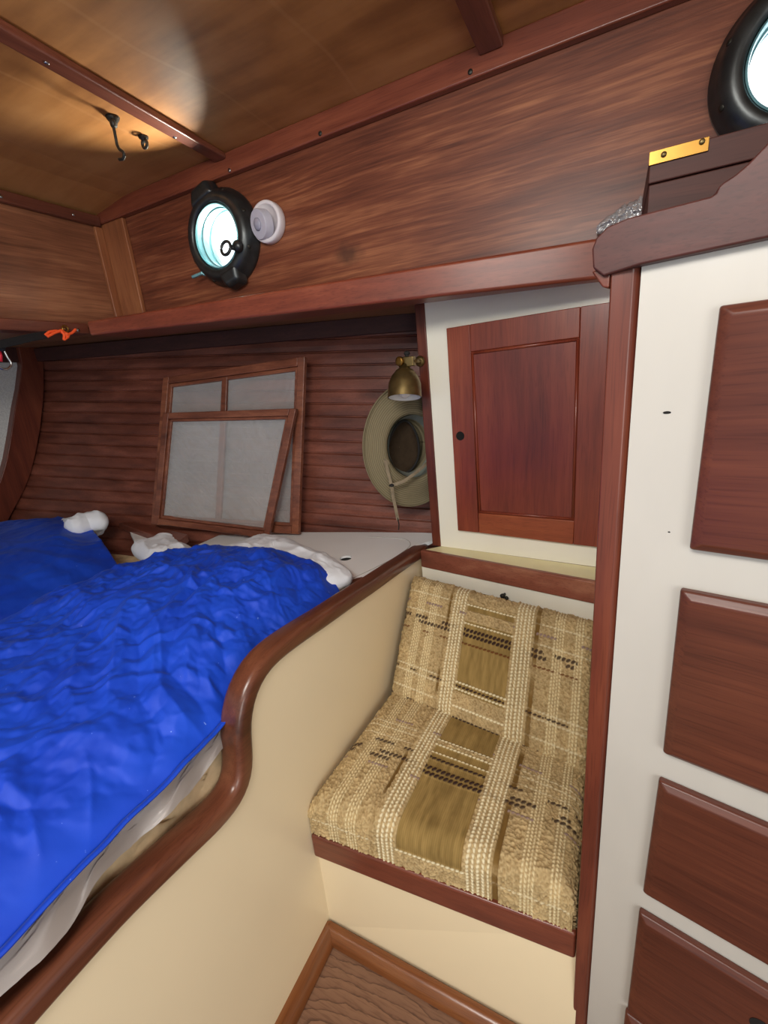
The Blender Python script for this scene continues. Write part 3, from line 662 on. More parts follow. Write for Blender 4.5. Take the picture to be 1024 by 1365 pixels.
far = thing('sleeping_cover', 'smaller blue cover in the far left corner of the berth', 'bedding', (-1.9, 0.6, 0.7))
def mk_far():
    n, m_ = 220, 200
    s = np.linspace(0, 1, n)[:, None] * np.ones((1, m_)); t = np.linspace(0, 1, m_)[None, :] * np.ones((n, 1))
    yfar = np.interp(t, [0, 0.1, 0.3, 0.55, 0.75, 1.0], [0.80, 0.84, 0.92, 1.02, 1.03, 0.90])
    y = yfar + (-0.5 - yfar) * s
    x = -1.40 + (-2.46 + 1.40) * t
    d = t * 1.06
    lip = 0.92 - 0.0
    h = 0.165 * (1 - np.exp(-d / 0.22)) - 0.02 * sstep(0.5, 1.0, t)
    h = h * (0.80 + 0.20 * sstep(0.0, 0.10, s)) - 0.02 * sstep(0.4, 1, s)
    z = 0.715 + h + crumple(x, y, 31, 0.65) * sstep(0, 0.05, t)
    y = np.minimum(y, hull_y(x, z) - 0.03)
    return np.stack([x, y, z], -1)
PF = mk_far(); o = grid_mesh('blue_top', PF, M['duvet'], far); o.modifiers.new('thickness', 'SOLIDIFY').thickness = 0.004

# ---------------------------------------------------------------- pillows and sheet
def mk_pillow(name, c, ax, ay, h, rot, label, seed, corners=0.12, tilt=0.0, peak=0.0, lump=1.0):
    n, m_ = 90, 120
    a = np.linspace(0, 2 * math.pi, m_)[None, :] * np.ones((n, 1)); l = np.linspace(-math.pi / 2, math.pi / 2, n)[:, None] * np.ones((1, m_))
    sg = lambda v, p: np.sign(v) * np.abs(v) ** p
    ca, sa = sg(np.cos(a), 0.55), sg(np.sin(a), 0.55); cl, sl = np.cos(l) ** 0.7, sg(np.sin(l), 1.0)
    x = ax * ca * cl; y = ay * sa * cl; z = h * sl
    pinch = (np.abs(ca * sa)) * corners; x = x * (1 + pinch); y = y * (1 + pinch)
    wv = lump * 0.018 * (fbm(x * 9 + 5, y * 9 + 7, seed) - 0.5) + 0.012 * (ridge(x * 8 + 3 * y + 9, y * 11 + 4, seed + 4) ** 3 - 0.3)
    wv = wv + 0.005 * crease(x * 14 + 9 * y, y * 15 - 6 * x, seed + 8, 0.14)
    z = z + wv * np.sign(sl) * np.abs(sl) ** 0.3
    z = z + peak * np.exp(-((x - ax * 0.75) / 0.035) ** 2)
    z = z + tilt * x
    cr, sr = math.cos(rot), math.sin(rot)
    P = np.stack([c[0] + x * cr - y * sr, c[1] + x * sr + y * cr, c[2] + z], -1)
    return tag(grid_mesh(name, P, M['pillow']), label, 'pillow')
mk_pillow('pillow', (-0.935, 1.005, 0.760), 0.285, 0.118, 0.048, -0.36, 'white pillow sticking out under the near blue cover beside the white board', 15, 0.1)
mk_pillow('pillow', (-1.94, 0.99, 0.822), 0.13, 0.07, 0.050, -0.3, 'small white pillow corner poking up behind the far blue cover', 19, 0.22, tilt=0.16, peak=0.012, lump=0.5)
mk_pillow('pillow', (-1.42, 0.96, 0.775), 0.17, 0.075, 0.035, -0.35, 'white crumpled pillow end in the gap between the two blue covers', 25, 0.1)

# ================================================================== SCREENS
def screen_frame(name, C_, label, fw, th, muntin, mesh_in=0.004):
    """C_: outer corners TL, TR, BR, BL"""
    C_ = [Vector(c) for c in C_]; o = sum(C_, Vector()) / 4; t = thing(name, label, 'screen', (C_[2] + C_[3]) / 2, 'insect screens leaning on the hull')
    nrm = (C_[1] - C_[0]).cross(C_[3] - C_[0]).normalized()
    if nrm.y > 0: nrm = -nrm
    def P(u, v): return (C_[0] * (1 - u) + C_[1] * u) * (1 - v) + (C_[3] * (1 - u) + C_[2] * u) * v
    wid = ((C_[1] - C_[0]).length + (C_[2] - C_[3]).length) / 2; hei = ((C_[3] - C_[0]).length + (C_[2] - C_[1]).length) / 2
    fu, fv = fw / wid, fw / hei
    def piece(u0, u1, v0, v1, nm, z0=0.0, z1=None):
        bb = MB(); z1 = th if z1 is None else z1
        q = [P(u0, v0), P(u1, v0), P(u1, v1), P(u0, v1)]
        bb.hexa([p + nrm * z0 for p in q] + [p + nrm * z1 for p in q]); return bb.build(nm, M['screen_wood'], t, bevel=0.003)
    piece(0, fu, 0, 1, 'stile'); piece(1 - fu, 1, 0, 1, 'stile'); piece(fu, 1 - fu, 0, fv, 'rail'); piece(fu, 1 - fu, 1 - fv, 1, 'rail')
    # inner bead
    e1, e2 = 0.45 * fu, 0.45 * fv
    for q in ((fu, fu + e1, fv, 1 - fv), (1 - fu - e1, 1 - fu, fv, 1 - fv)): piece(*q, 'bead', 0, th * 0.62)
    for q in ((fu, 1 - fu, fv, fv + e2), (fu, 1 - fu, 1 - fv - e2, 1 - fv)): piece(*q, 'bead', 0, th * 0.62)
    if muntin: piece(muntin - fu * 0.42, muntin + fu * 0.42, fv, 1 - fv, 'muntin', 0.001, th * 0.7)
    bb = MB(); q = [P(fu, fv), P(1 - fu, fv), P(1 - fu, 1 - fv), P(fu, 1 - fv)]
    bb.bm.faces.new([bb.bm.verts.new(p + nrm * mesh_in) for p in q]); bb.build('screen_mesh', M['screen'], t)
    return t
screen_frame('window_screen', [ony((222, 505), 1.335), ony((410, 477), 1.435), onz((401, 712), 0.738), onz((206, 699), 0.795)],
             'larger insect screen with a middle bar, leaning on the hull behind another screen', 0.030, 0.020, 0.46)
fr = screen_frame('window_screen', [ony((222, 551), 1.255), ony((398, 545), 1.365), onz((361, 717), 0.742), onz((209, 697), 0.80)],
             'front insect screen without a middle bar, tilted against the larger one', 0.026, 0.020, None)

# ================================================================== LOCKER over the seat
# cabinet face plane from (-0.5, 1.343) to (0.0, 1.295)
cd_ = Vector((0.5, -0.048, 0)).normalized(); cn = Vector((-cd_.y * -1, 0, 0)); cn = Vector((cd_.y, -cd_.x, 0))  # points to the camera (-y)
if cn.y > 0: cn = -cn
c0 = Vector((-0.5, 1.343, 0))
def cab(p):
    r = ray(p); t = (c0 - CAM).dot(cn) / r.dot(cn); w = CAM + r * t; return ((w - c0).dot(cd_), w.z)
def CP(s, z, d=0.0): return c0 + cd_ * s + Vector((0, 0, z)) + cn * d
def cslab(mb, pts, d0, d1): mb.prism([CP(s, z, d0) for s, z in pts], cn * (d1 - d0)); return mb
locker = thing('wall_locker', 'cream wall locker with a raised mahogany door above the seat', 'cabinet', (-0.25, 1.32, 0.735))
zt = 1.505
b = MB(); L0 = cab((566, 404))[0]; L1 = cab((588, 727))[0]
# face with an opening for nothing: one board, the door is overlaid
cslab(b, [(L0, zt), (0.56, zt), (0.56, 0.735), (L1, 0.735)], 0.0, -0.02); b.build('face_frame', M['cream_w'], locker)
b = MB(); s0 = cab((553, 405))[0]; s1 = cab((577, 724))[0]
cslab(b, [(s0, zt), (L0, zt), (L1, 0.735), (s1, 0.735)], 0.004, -0.03); b.build('edge_stile', M['trim_z'], locker, bevel=0.003)
b = MB(); q = [cab(p) for p in ((553, 405), (563, 405), (564, 432), (556, 437))]
cslab(b, q, -0.005, -0.06); b.build('corner_block', M['darkwood'], locker, bevel=0.003)
# locker body behind the face
b = MB(); A = [CP(0.12, 0.74, -0.02), CP(0.56, 0.74, -0.02)]
b.hexa([CP(0.13, 0.74, -0.02), CP(0.55, 0.74, -0.02), CP(0.55, 0.74, -0.16), CP(0.13, 0.74, -0.12), CP(0.13, 1.47, -0.02), CP(0.55, 1.47, -0.02), CP(0.55, 1.47, -0.16), CP(0.13, 1.47, -0.12)]); b.build('locker_body', M['cream_w'], locker)
# the door: stiles, rails and an inset panel
dTL, dBL = cab((598, 438)), cab((613, 705)); sR = 0.50
dTR = (sR, dTL[1] + 0.004); dBR = (sR, dBL[1] - 0.004)
iTL, iTR, iBR, iBL = cab((630, 469)), cab((774, 450)), cab((767, 692)), cab((640, 682))
def lerp2(a, b_, t): return (a[0] + (b_[0] - a[0]) * t, a[1] + (b_[1] - a[1]) * t)
door = MB(); 
door.hexa([CP(*iTL, 0.002), CP(*iTR, 0.002), CP(*iBR, 0.002), CP(*iBL, 0.002), CP(*iTL, 0.0115), CP(*iTR, 0.0115), CP(*iBR, 0.0115), CP(*iBL, 0.0115)])
D = door.build('door', M['door_panel'], locker)
def dpiece(pts, mat, nm, d1=0.017):
    bb = MB(); cslab(bb, pts, 0.002, d1); return bb.build(nm, mat, D, bevel=0.0022)
def ex(a, z, edge):   # extend stile edges to the outer top and bottom lines
    return (a, z)
# left stile with a finger hole
hs, hz = cab((616.5, 580))
dpiece([dTL, (iTL[0], dTL[1] + 0.001), (iBL[0], dBL[1]), dBL], M['door'], 'stile')
dpiece([(iTR[0], dTR[1]), dTR, dBR, (iBR[0], dBR[1])], M['door'], 'stile')
dpiece([(iTL[0] + 0.0005, dTL[1] + 0.001), (iTR[0] - 0.0005, dTR[1]), iTR, iTL], M['door'], 'rail', 0.0168)
dpiece([iBL, iBR, (iBR[0] - 0.0005, dBR[1]), (iBL[0] + 0.0005, dBL[1])], M['door_rail'], 'rail', 0.0168)
# moulding bead round the panel
b = MB(); pathp = [CP(*p, 0.0118) for p in (iTL, iTR, iBR, iBL)]
for i in range(4):
    a, c_ = pathp[i], pathp[(i + 1) % 4]; inn = (sum(pathp, Vector()) / 4 - (a + c_) / 2).normalized() * 0.004
    b.tube([a + inn, c_ + inn], 0.0045, 8)
b.build('bead', M['door'], D, smooth=True)
b = MB(); b.lathe([(0.0135, 0), (0.0135, 0.0006)], CP(hs, hz, 0.0172), cn, 28); b.build('finger_hole', M['hole'], D)

# sill under the locker with its yellowed ledge
sill = thing('shelf_sill', 'worn mahogany sill strip with a yellowed ledge just under the locker door', 'shelf', (-0.28, 1.25, 0.70))
b = MB(); a0, a1 = Vector((-0.556, 1.289, 0)), Vector((0.0, 1.175, 0)); nn = Vector((0.2, 0.98, 0)).normalized() * 0.018
b.hexa([(a0.x, a0.y, 0.674), (a1.x, a1.y, 0.678), (a1.x + nn.x, a1.y + nn.y, 0.678), (a0.x + nn.x, a0.y + nn.y, 0.674),
        (a0.x, a0.y, 0.735), (a1.x, a1.y, 0.742), (a1.x + nn.x, a1.y + nn.y, 0.742), (a0.x + nn.x, a0.y + nn.y, 0.735)]); b.build('front_strip', M['sill'], sill, bevel=0.004)
b = MB(); q = [(-0.545, 1.300), (0.0, 1.19), (0.02, 1.292), (-0.50, 1.346)]
b.hexa([(x, y, 0.715) for x, y in q] + [(x, y, 0.734) for x, y in q]); b.build('ledge', M['ledge'], sill)

# ================================================================== SEAT
bench = thing('bench_seat', 'built-in cream bench with a mahogany front edge between berth and post', 'bench', (-0.28, 0.6, 0))
b = MB(); b.hexa([(-0.563, 0.578, 0), (0.0, 0.577, 0), (0.0, 0.600, 0), (-0.563, 0.600, 0), (-0.563, 0.580, 0.31), (0.0, 0.607, 0.31), (0.0, 0.625, 0.31), (-0.563, 0.600, 0.31)]); b.build('front_panel', M['cream'], bench)
b = MB(); b.hexa([(-0.562, 0.563, 0.258), (-0.006, 0.597, 0.260), (-0.006, 0.617, 0.260), (-0.562, 0.585, 0.258), (-0.562, 0.563, 0.324), (-0.006, 0.597, 0.326), (-0.006, 0.617, 0.326), (-0.562, 0.585, 0.324)]); b.build('front_edge', M['trim_x'], bench, bevel=0.006, seg=3)
b = MB(); b.hexa([(-0.56, 0.585, 0.30), (0.0, 0.615, 0.30), (0.0, 1.19, 0.30), (-0.56, 1.30, 0.30), (-0.56, 0.585, 0.318), (0.0, 0.615, 0.318), (0.0, 1.19, 0.318), (-0.56, 1.30, 0.318)]); b.build('seat_board', M['cream'], bench)
b = MB(); b.hexa([(-0.556, 1.296, 0.30), (0.0, 1.183, 0.30), (0.0, 1.197, 0.30), (-0.556, 1.310, 0.30), (-0.556, 1.296, 0.716), (0.0, 1.183, 0.716), (0.0, 1.197, 0.716), (-0.556, 1.310, 0.716)]); b.build('back_panel', M['cream_w'], bench)
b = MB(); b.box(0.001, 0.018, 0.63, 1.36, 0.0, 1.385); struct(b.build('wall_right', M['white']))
# turn button above the back cushion
p = ony((675, 797), 1.215); p = Vector((-0.262, 1.234, 0.643)); b = MB(); b.lathe([(0.004, 0), (0.004, 0.012), (0.0075, 0.013), (0.008, 0.018), (0.004, 0.022)], p, (-0.2, -0.98, 0), 14); b.ball(p + Vector((0.008, -0.012, -0.010)), 0.006, (1, 1, 1.6)); tag(b.build('peg', M['blackmetal'], smooth=True), 'small dark peg on the cream panel just above the back cushion', 'peg')

# upholstery: knitted plaid with real yarn relief
def tweed(U, V, seed, rows):
    """U 0..1 across, V metres from the back/top edge; returns colour and height"""
    r = np.random.RandomState(seed)
    um = U * 0.53
    n1 = vnoise(um * 420, V * 420, seed); n2 = vnoise(um * 230 + 7, V * 230 + 3, seed + 1); n3 = fbm(um * 30, V * 30, seed + 2)
    pale = np.array(S(216, 190, 142)); brown = np.array(S(132, 104, 60))
    k = np.clip(0.15 + 0.55 * n1 + 0.35 * n2, 0, 1)[..., None]
    col = brown * (1 - k) * 0.9 + pale * k; col = col * (0.82 + 0.36 * n3[..., None])
    H = 0.0042 * n1 + 0.0046 * n2
    def chain(mask, period, phase, color, axis=0, pitch=0.0085, wid=0.34):
        nonlocal col, H
        c_ = (um if axis == 0 else V); l_ = (V if axis == 0 else um)
        st = np.floor((c_ - phase) / period); fr = (c_ - phase) / period - st - 0.5
        ll = l_ / pitch + 0.37 * st + 0.55 * fr * np.where(st % 2 == 0, 1, -1); lf = ll - np.floor(ll) - 0.5
        bl = np.clip(1.0 - (fr / wid) ** 2 - (lf / 0.44) ** 2, 0, 1) ** 0.5
        wgt = mask * np.clip(bl * 1.8, 0, 1)
        col = col * (1 - wgt[..., None]) + (np.array(color) * (0.78 + 0.3 * bl[..., None])) * wgt[..., None]
        H = H * (1 - mask) + mask * (0.0028 * bl + 0.0022 + 0.001 * n1)
    def inb(x, a, c_): return ((x >= a) & (x < c_)).astype(float)
    # smooth olive panels between the white bundles
    ol = inb(U, 0.385, 0.635)
    rib = 0.5 + 0.5 * np.sin(um * 2 * math.pi / 0.0042); vel = fbm(um * 130, V * 22, seed + 5)
    oc = np.array(S(124, 100, 56)) * (1 - vel[..., None]) + np.array(S(180, 150, 92)) * vel[..., None]
    oc = oc * (0.84 + 0.22 * rib[..., None])
    rowmask = np.zeros_like(U)
    for kind, v0, v1 in rows:
        if kind in 'l': rowmask = np.maximum(rowmask, inb(V, v0, v1))
    keep = ol * (1 - rowmask); col = col * (1 - keep[..., None]) + oc * keep[..., None]; H = H * (1 - keep) + keep * (0.0008 * rib + 0.0012)
    for a, c_ in ((0.272, 0.286), (0.742, 0.762)):
        mk = inb(U, a, c_) * (0.25 + 0.75 * sstep(0.45, 0.6, fbm(V * 9, V * 0 + a * 50, seed + 90))); col = col * (1 - mk[..., None]) + np.array(S(128, 98, 52)) * (0.75 + 0.4 * vel[..., None]) * mk[..., None]; H = H * (1 - mk)
    cw = S(240, 228, 192); ct = S(230, 212, 168)
    for a, c_, cc, per in ((0.085, 0.135, ct, 0.0066), (0.165, 0.215, ct, 0.0066), (0.30, 0.375, cw, 0.0098), (0.645, 0.73, cw, 0.0098), (0.83, 0.875, ct, 0.0066), (0.925, 0.965, ct, 0.0066)):
        chain(inb(U, a, c_), per, a * 0.53, cc, 0, 0.0085, 0.29)
    dk = S(58, 40, 36); br = S(112, 66, 34); mv = S(150, 126, 118)
    for kind, v0, v1 in rows:
        if kind == 'w':
            chain(inb(V, v0, v1) * np.clip(inb(U, 0.0, 0.27) * 0.45 + inb(U, 0.375, 0.645) + inb(U, 0.77, 1.0) * 0.4 + 0.15, 0, 1), v1 - v0, v0, cw, 1, 0.0095)
        if kind in 'db':
            seg = (np.sin(U * 41 + v0 * 900) + 0.9 * np.sin(U * 23 + v0 * 170)) > -0.1
            mk = inb(V, v0, v1) * np.maximum(ol, seg * 0.9)
            chain(mk * (1 - 0.75 * inb(U, 0.30, 0.383)) * (1 - 0.75 * inb(U, 0.638, 0.735)), (v1 - v0), v0, dk if kind == 'd' else br, 1, 0.011, 0.44)
        if kind == 'm': chain(inb(V, v0, v1) * (np.sin(U * 31 + 2) > 0.1) * (1 - ol), v1 - v0, v0, mv, 1, 0.009)
    return col * 0.9, H

def cushion(name, quad, th, r, rows, label, seed, vlen, dome=0.012, res=(330, 300)):
    """quad: face corners back-left, back-right, front-right, front-left (front = towards the seat edge)"""
    q = [Vector(p) for p in quad]; ex_ = ((q[1] - q[0]) + (q[2] - q[3])).normalized(); ey_ = ((q[3] - q[0]) + (q[2] - q[1])).normalized(); nz = ey_.cross(ex_).normalized()
    if nz.z < 0: nz = -nz
    n, m_ = res[1], res[0]
    def wrap(L_, k):
        side = th - r; arc = r * math.pi / 2; tot = L_ + 2 * (side + arc) - 2 * r
        s = np.linspace(0, tot, k); pos = np.zeros(k); drop = np.zeros(k)
        a = s < side; pos[a] = 0; drop[a] = th - s[a]
        a = (s >= side) & (s < side + arc); t = (s[a] - side) / r; pos[a] = r - r * np.cos(t); drop[a] = r - r * np.sin(t)
        a = (s >= side + arc) & (s <= tot - side - arc); pos[a] = r + s[a] - side - arc
        a = (s > tot - side - arc) & (s <= tot - side); t = (s[a] - (tot - side - arc)) / r; pos[a] = L_ - r + r * np.sin(t); drop[a] = r - r * np.cos(t)
        a = s > tot - side; pos[a] = L_; drop[a] = r + s[a] - (tot - side)
        return pos / L_, drop, (s - side - arc + r)
    LU = ((q[1] - q[0]).length + (q[2] - q[3]).length) / 2; LV = ((q[3] - q[0]).length + (q[2] - q[1]).length) / 2
    pu, du, su = wrap(LU, m_); pv, dv, sv = wrap(LV, n)
    U = np.broadcast_to(pu[None, :], (n, m_)); V = np.broadcast_to(pv[:, None], (n, m_))
    drop = np.minimum(np.sqrt(np.broadcast_to(du[None, :], (n, m_)) ** 2 + np.broadcast_to(dv[:, None], (n, m_)) ** 2), th)
    Q = np.array([list(v) for v in q])
    P = (Q[0] * ((1 - U) * (1 - V))[..., None] + Q[1] * (U * (1 - V))[..., None] + Q[2] * (U * V)[..., None] + Q[3] * ((1 - U) * V)[..., None])
    lump = dome * np.sin(np.clip(U, 0, 1) * math.pi) ** 0.6 * np.sin(np.clip(V, 0, 1) * math.pi) ** 0.6 + 0.007 * (fbm(U * 4, V * 4, seed + 30) - 0.5)
    col, H = tweed(np.broadcast_to((su / LU)[None, :], (n, m_)), np.broadcast_to(sv[:, None], (n, m_)), seed, rows)
    nzv = np.array(list(nz)); cen = P.mean((0, 1))
    P = P + (lump - drop)[..., None] * nzv
    # push yarn relief along the surface normal
    dU = np.gradient(P, axis=1); dV = np.gradient(P, axis=0); nn_ = np.cross(dU, dV); nn_ /= np.maximum(np.linalg.norm(nn_, axis=-1, keepdims=True), 1e-9)
    if (nn_[n // 2, m_ // 2] @ nzv) < 0: nn_ = -nn_
    P = P + nn_ * H[..., None]
    o = grid_mesh(name, P, M['tweed'])
    ca = o.data.attributes.new('yarn', 'FLOAT_COLOR', 'POINT'); c4_ = np.ones((n * m_, 4), np.float32); c4_[:, :3] = np.clip(col.reshape(-1, 3), 0, 1); ca.data.foreach_set('color', c4_.reshape(-1))
    return tag(o, label, 'cushion', 'plaid bench cushions')
rows_back = [('w', 0.045, 0.053), ('l', 0.0, 0.045), ('l', 0.065, 0.095), ('m', 0.07, 0.082), ('w', 0.098, 0.106), ('d', 0.114, 0.127), ('d', 0.128, 0.141), ('w', 0.258, 0.266), ('w', 0.275, 0.283), ('b', 0.155, 0.162), ('l', 0.285, 0.33), ('d', 0.268, 0.275), ('w', 0.318, 0.326), ('d', 0.345, 0.353), ('l', 0.33, 0.5)]
rows_seat = [('w', 0.115, 0.123), ('w', 0.13, 0.138), ('l', 0.123, 0.13), ('w', 0.155, 0.161), ('m', 0.10, 0.11), ('d', 0.170, 0.180), ('d', 0.196, 0.209), ('d', 0.210, 0.223), ('w', 0.385, 0.393), ('l', 0.39, 0.6), ('m', 0.232, 0.242)]
cushion('seat_cushion', [(-0.540, 0.985, 0.418), (-0.014, 0.905, 0.418), (-0.014, 0.605, 0.418), (-0.560, 0.572, 0.418)], 0.092, 0.035, rows_seat, 'flat tan plaid cushion lying on the bench seat', 3, 0.4, 0.008, (380, 330))
cushion('back_cushion', [(-0.548, 1.188, 0.694), (-0.012, 1.108, 0.670), (-0.010, 0.862, 0.412), (-0.538, 0.945, 0.418)], 0.085, 0.034, rows_back, 'tan plaid cushion leaning against the back of the bench', 8, 0.36, 0.01, (380, 330))

# ================================================================== POST and DRAWER CABINET
post = thing('post', 'mahogany corner post standing between the bench and the drawer cabinet', 'post', (0.0, 0.6, 0))
b = MB()
YP = 0.59; a = ony((763, 1365), YP); c_ = ony((784, 1365), YP); d_ = ony((814, 372), YP); e_ = ony((858, 350), YP)
def px_line(p0, p1, z): t = (z - p0.z) / (p1.z - p0.z); return p0.x + (p1.x - p0.x) * t
zb, zt2 = 0.0, 1.395
q = []
for z in (zb, zt2):
    xl, xr = px_line(a, d_, z), px_line(c_, e_, z)
    q += [(xl, YP, z), (xr - 0.008, YP, z), (xr, YP + 0.008, z), (xr, YP + 0.035, z), (xl, YP + 0.035, z)]
A = [b.bm.verts.new(p) for p in q[:5]]; B = [b.bm.verts.new(p) for p in q[5:]]
b.bm.faces.new(A[::-1]); b.bm.faces.new(B)
for i in range(5): b.bm.faces.new((A[i], A[(i + 1) % 5], B[(i + 1) % 5], B[i]))
b.build('shaft', M['trim_z'], post, bevel=0.002)

v = Vector((0.974, -0.228, 0)).normalized(); rn = Vector((-0.228, -0.974, 0)).normalized(); r0 = Vector((0.0215, 0.59, 0))
def RP(s, z, d=0.0): return r0 + v * s + Vector((0, 0, z)) + rn * d
dres = thing('drawer_cabinet', 'white painted cabinet with a column of dark mahogany drawers at the right', 'cabinet', RP(0.25, 0))
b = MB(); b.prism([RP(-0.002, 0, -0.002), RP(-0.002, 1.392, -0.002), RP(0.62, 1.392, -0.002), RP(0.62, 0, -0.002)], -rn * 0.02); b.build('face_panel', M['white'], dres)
def front(nm, s0b, s0t, z0, z1, s1=0.46, hole=None):
    bb = MB(); ch = 0.0115; th = 0.015
    o4 = [(s0b, z0), (s1, z0), (s1, z1), (s0t, z1)]; i4 = [(s0b + ch, z0 + ch * 0.8), (s1 - ch, z0 + ch * 0.8), (s1 - ch, z1 - ch * 0.8), (s0t + ch, z1 - ch * 0.8)]
    R0 = [bb.bm.verts.new(RP(*p, -0.002)) for p in o4]; R1 = [bb.bm.verts.new(RP(*p, 0.008)) for p in o4]; R2 = [bb.bm.verts.new(RP(*p, th)) for p in i4]
    for X_, Y_ in ((R0, R1), (R1, R2)):
        for i in range(4): bb.bm.faces.new((X_[i], X_[(i + 1) % 4], Y_[(i + 1) % 4], Y_[i]))
    bb.bm.faces.new(R2); bb.bm.faces.new(R0[::-1])
    o = bb.build(nm, M['drawer'], dres, bevel=0.0025)
    if hole:
        h = MB(); h.lathe([(0.0125, 0), (0.0125, 0.0006)], RP(hole[0], hole[1], th + 0.0002), rn, 28); h.build('finger_hole', M['hole'], o)
    return o
front('door', 0.0690, 0.0700, 1.0855, 1.340)
front('drawer', 0.0665, 0.0650, 0.795, 1.034)
front('drawer', 0.0620, 0.0655, 0.530, 0.748)
front('drawer', 0.0590, 0.0600, 0.248, 0.486, hole=(0.212, 0.4215))
front('drawer', 0.0560, 0.0565, 0.03, 0.238)
# dent and marks on the paint
b = MB(); b.ball(RP(0.034, 1.238, -0.002), 0.0022, (2.2, 0.5, 0.7), 10, 6); b.build('dent', M['hole'], dres)
b = MB(); b.ball(RP(0.047, 1.1, -0.002), 0.001, (1.5, 0.5, 0.8), 8, 5); b.build('dent', M['hole'], dres)
# countertop
b = MB(); q = [RP(0.0, 0, -0.01), RP(0.62, 0, -0.01), Vector((0.75, YW - 0.05, 0)), Vector((0.022, YW - 0.05, 0))]
b.hexa([(p.x, p.y, 1.392) for p in q] + [(p.x, p.y, 1.424) for p in q]); b.build('countertop', M['darkwood'], dres, bevel=0.002)
# fiddle rail with rounded nose and the upswept scroll
prof = [(-0.047, 1.396), (-0.049, 1.415), (-0.045, 1.425), (-0.034, 1.433), (-0.015, 1.436), (0.054, 1.4355), (0.057, 1.437), (0.0585, 1.4415), (0.062, 1.444), (0.070, 1.4475), (0.078, 1.453), (0.087, 1.4615), (0.097, 1.471), (0.11, 1.479), (0.14, 1.486), (0.62, 1.49), (0.62, 1.394), (0.0, 1.390), (-0.036, 1.386)]
b = MB(); b.prism([RP(s, z, 0.012) for s, z in prof], -rn * 0.028); b.build('fiddle_rail', M['fiddle'], dres, bevel=0.006, seg=3)
# block under the rail nose
b = MB(); b.prism([RP(s, z, 0.006) for s, z in ((-0.050, 1.394), (-0.038, 1.376), (-0.031, 1.374), (-0.030, 1.396))], -rn * 0.02); b.build('nose_block', M['trim_x'], dres, bevel=0.002)

# dark box on the counter, with a brass strip on its corner
box = thing('wooden_box', 'dark mahogany box with brass corner strip standing on the counter behind the rail', 'box', (0.25, 0.85, 1.424))
YB = 0.80
k0 = ony((868, 205), YB); kz = ony((871, 245), YB).z
b = MB(); b.box(k0.x, 0.55, YB, YB + 0.20, 1.4245, kz - 0.0004); b.build('body', M['darkwood'], box, bevel=0.002)
b = MB(); b.box(k0.x - 0.001, 0.55, YB - 0.002, YB + 0.20, kz + 0.0004, k0.z); b.build('lid', M['darkwood'], box, bevel=0.002)
b = MB(); s1x = ony((946, 180), YB).x
b.box(k0.x - 0.002, s1x, YB - 0.0045, YB - 0.002, ony((868, 222), YB).z, k0.z + 0.001); st = b.build('hinge_strip', M['brass_shiny'], box, bevel=0.0006)
for p in ((885, 206), (936, 189)): screw(st, ony(p, YB - 0.0045), (0, -1, 0), 0.0034, 'brass')

# clear plastic bag lying beside the box
def mk_bag():
    n, m_ = 60, 80
    u = np.linspace(0, 1, m_)[None, :] * np.ones((n, 1)); a = np.linspace(0, 2 * math.pi, n)[:, None] * np.ones((1, m_))
    x = -0.050 + 0.098 * u; env = 0.25 + 0.75 * np.sin(np.clip(u * 0.9 + 0.02, 0, 1) * math.pi * 0.6) ** 0.9
    zr = 1.557 - 0.0392 * (x + 0.04)
    y = 1.178 + 0.017 * np.cos(a); z = zr + 0.024 * env * (1 + np.sin(a))
    cr = 0.014 * (ridge(u * 7, a * 1.4, 41) ** 2 - 0.4) + 0.008 * (ridge(u * 17 + a, a * 3, 47) - 0.5)
    z = np.maximum(z + cr * env, zr); y = np.minimum(y + cr, YW - 0.002)
    return tag(grid_mesh('plastic_bag', np.stack([x, y, z], -1), M['film']), 'small crumpled clear plastic bag on the wood rail left of the dark box', 'bag')
mk_bag()

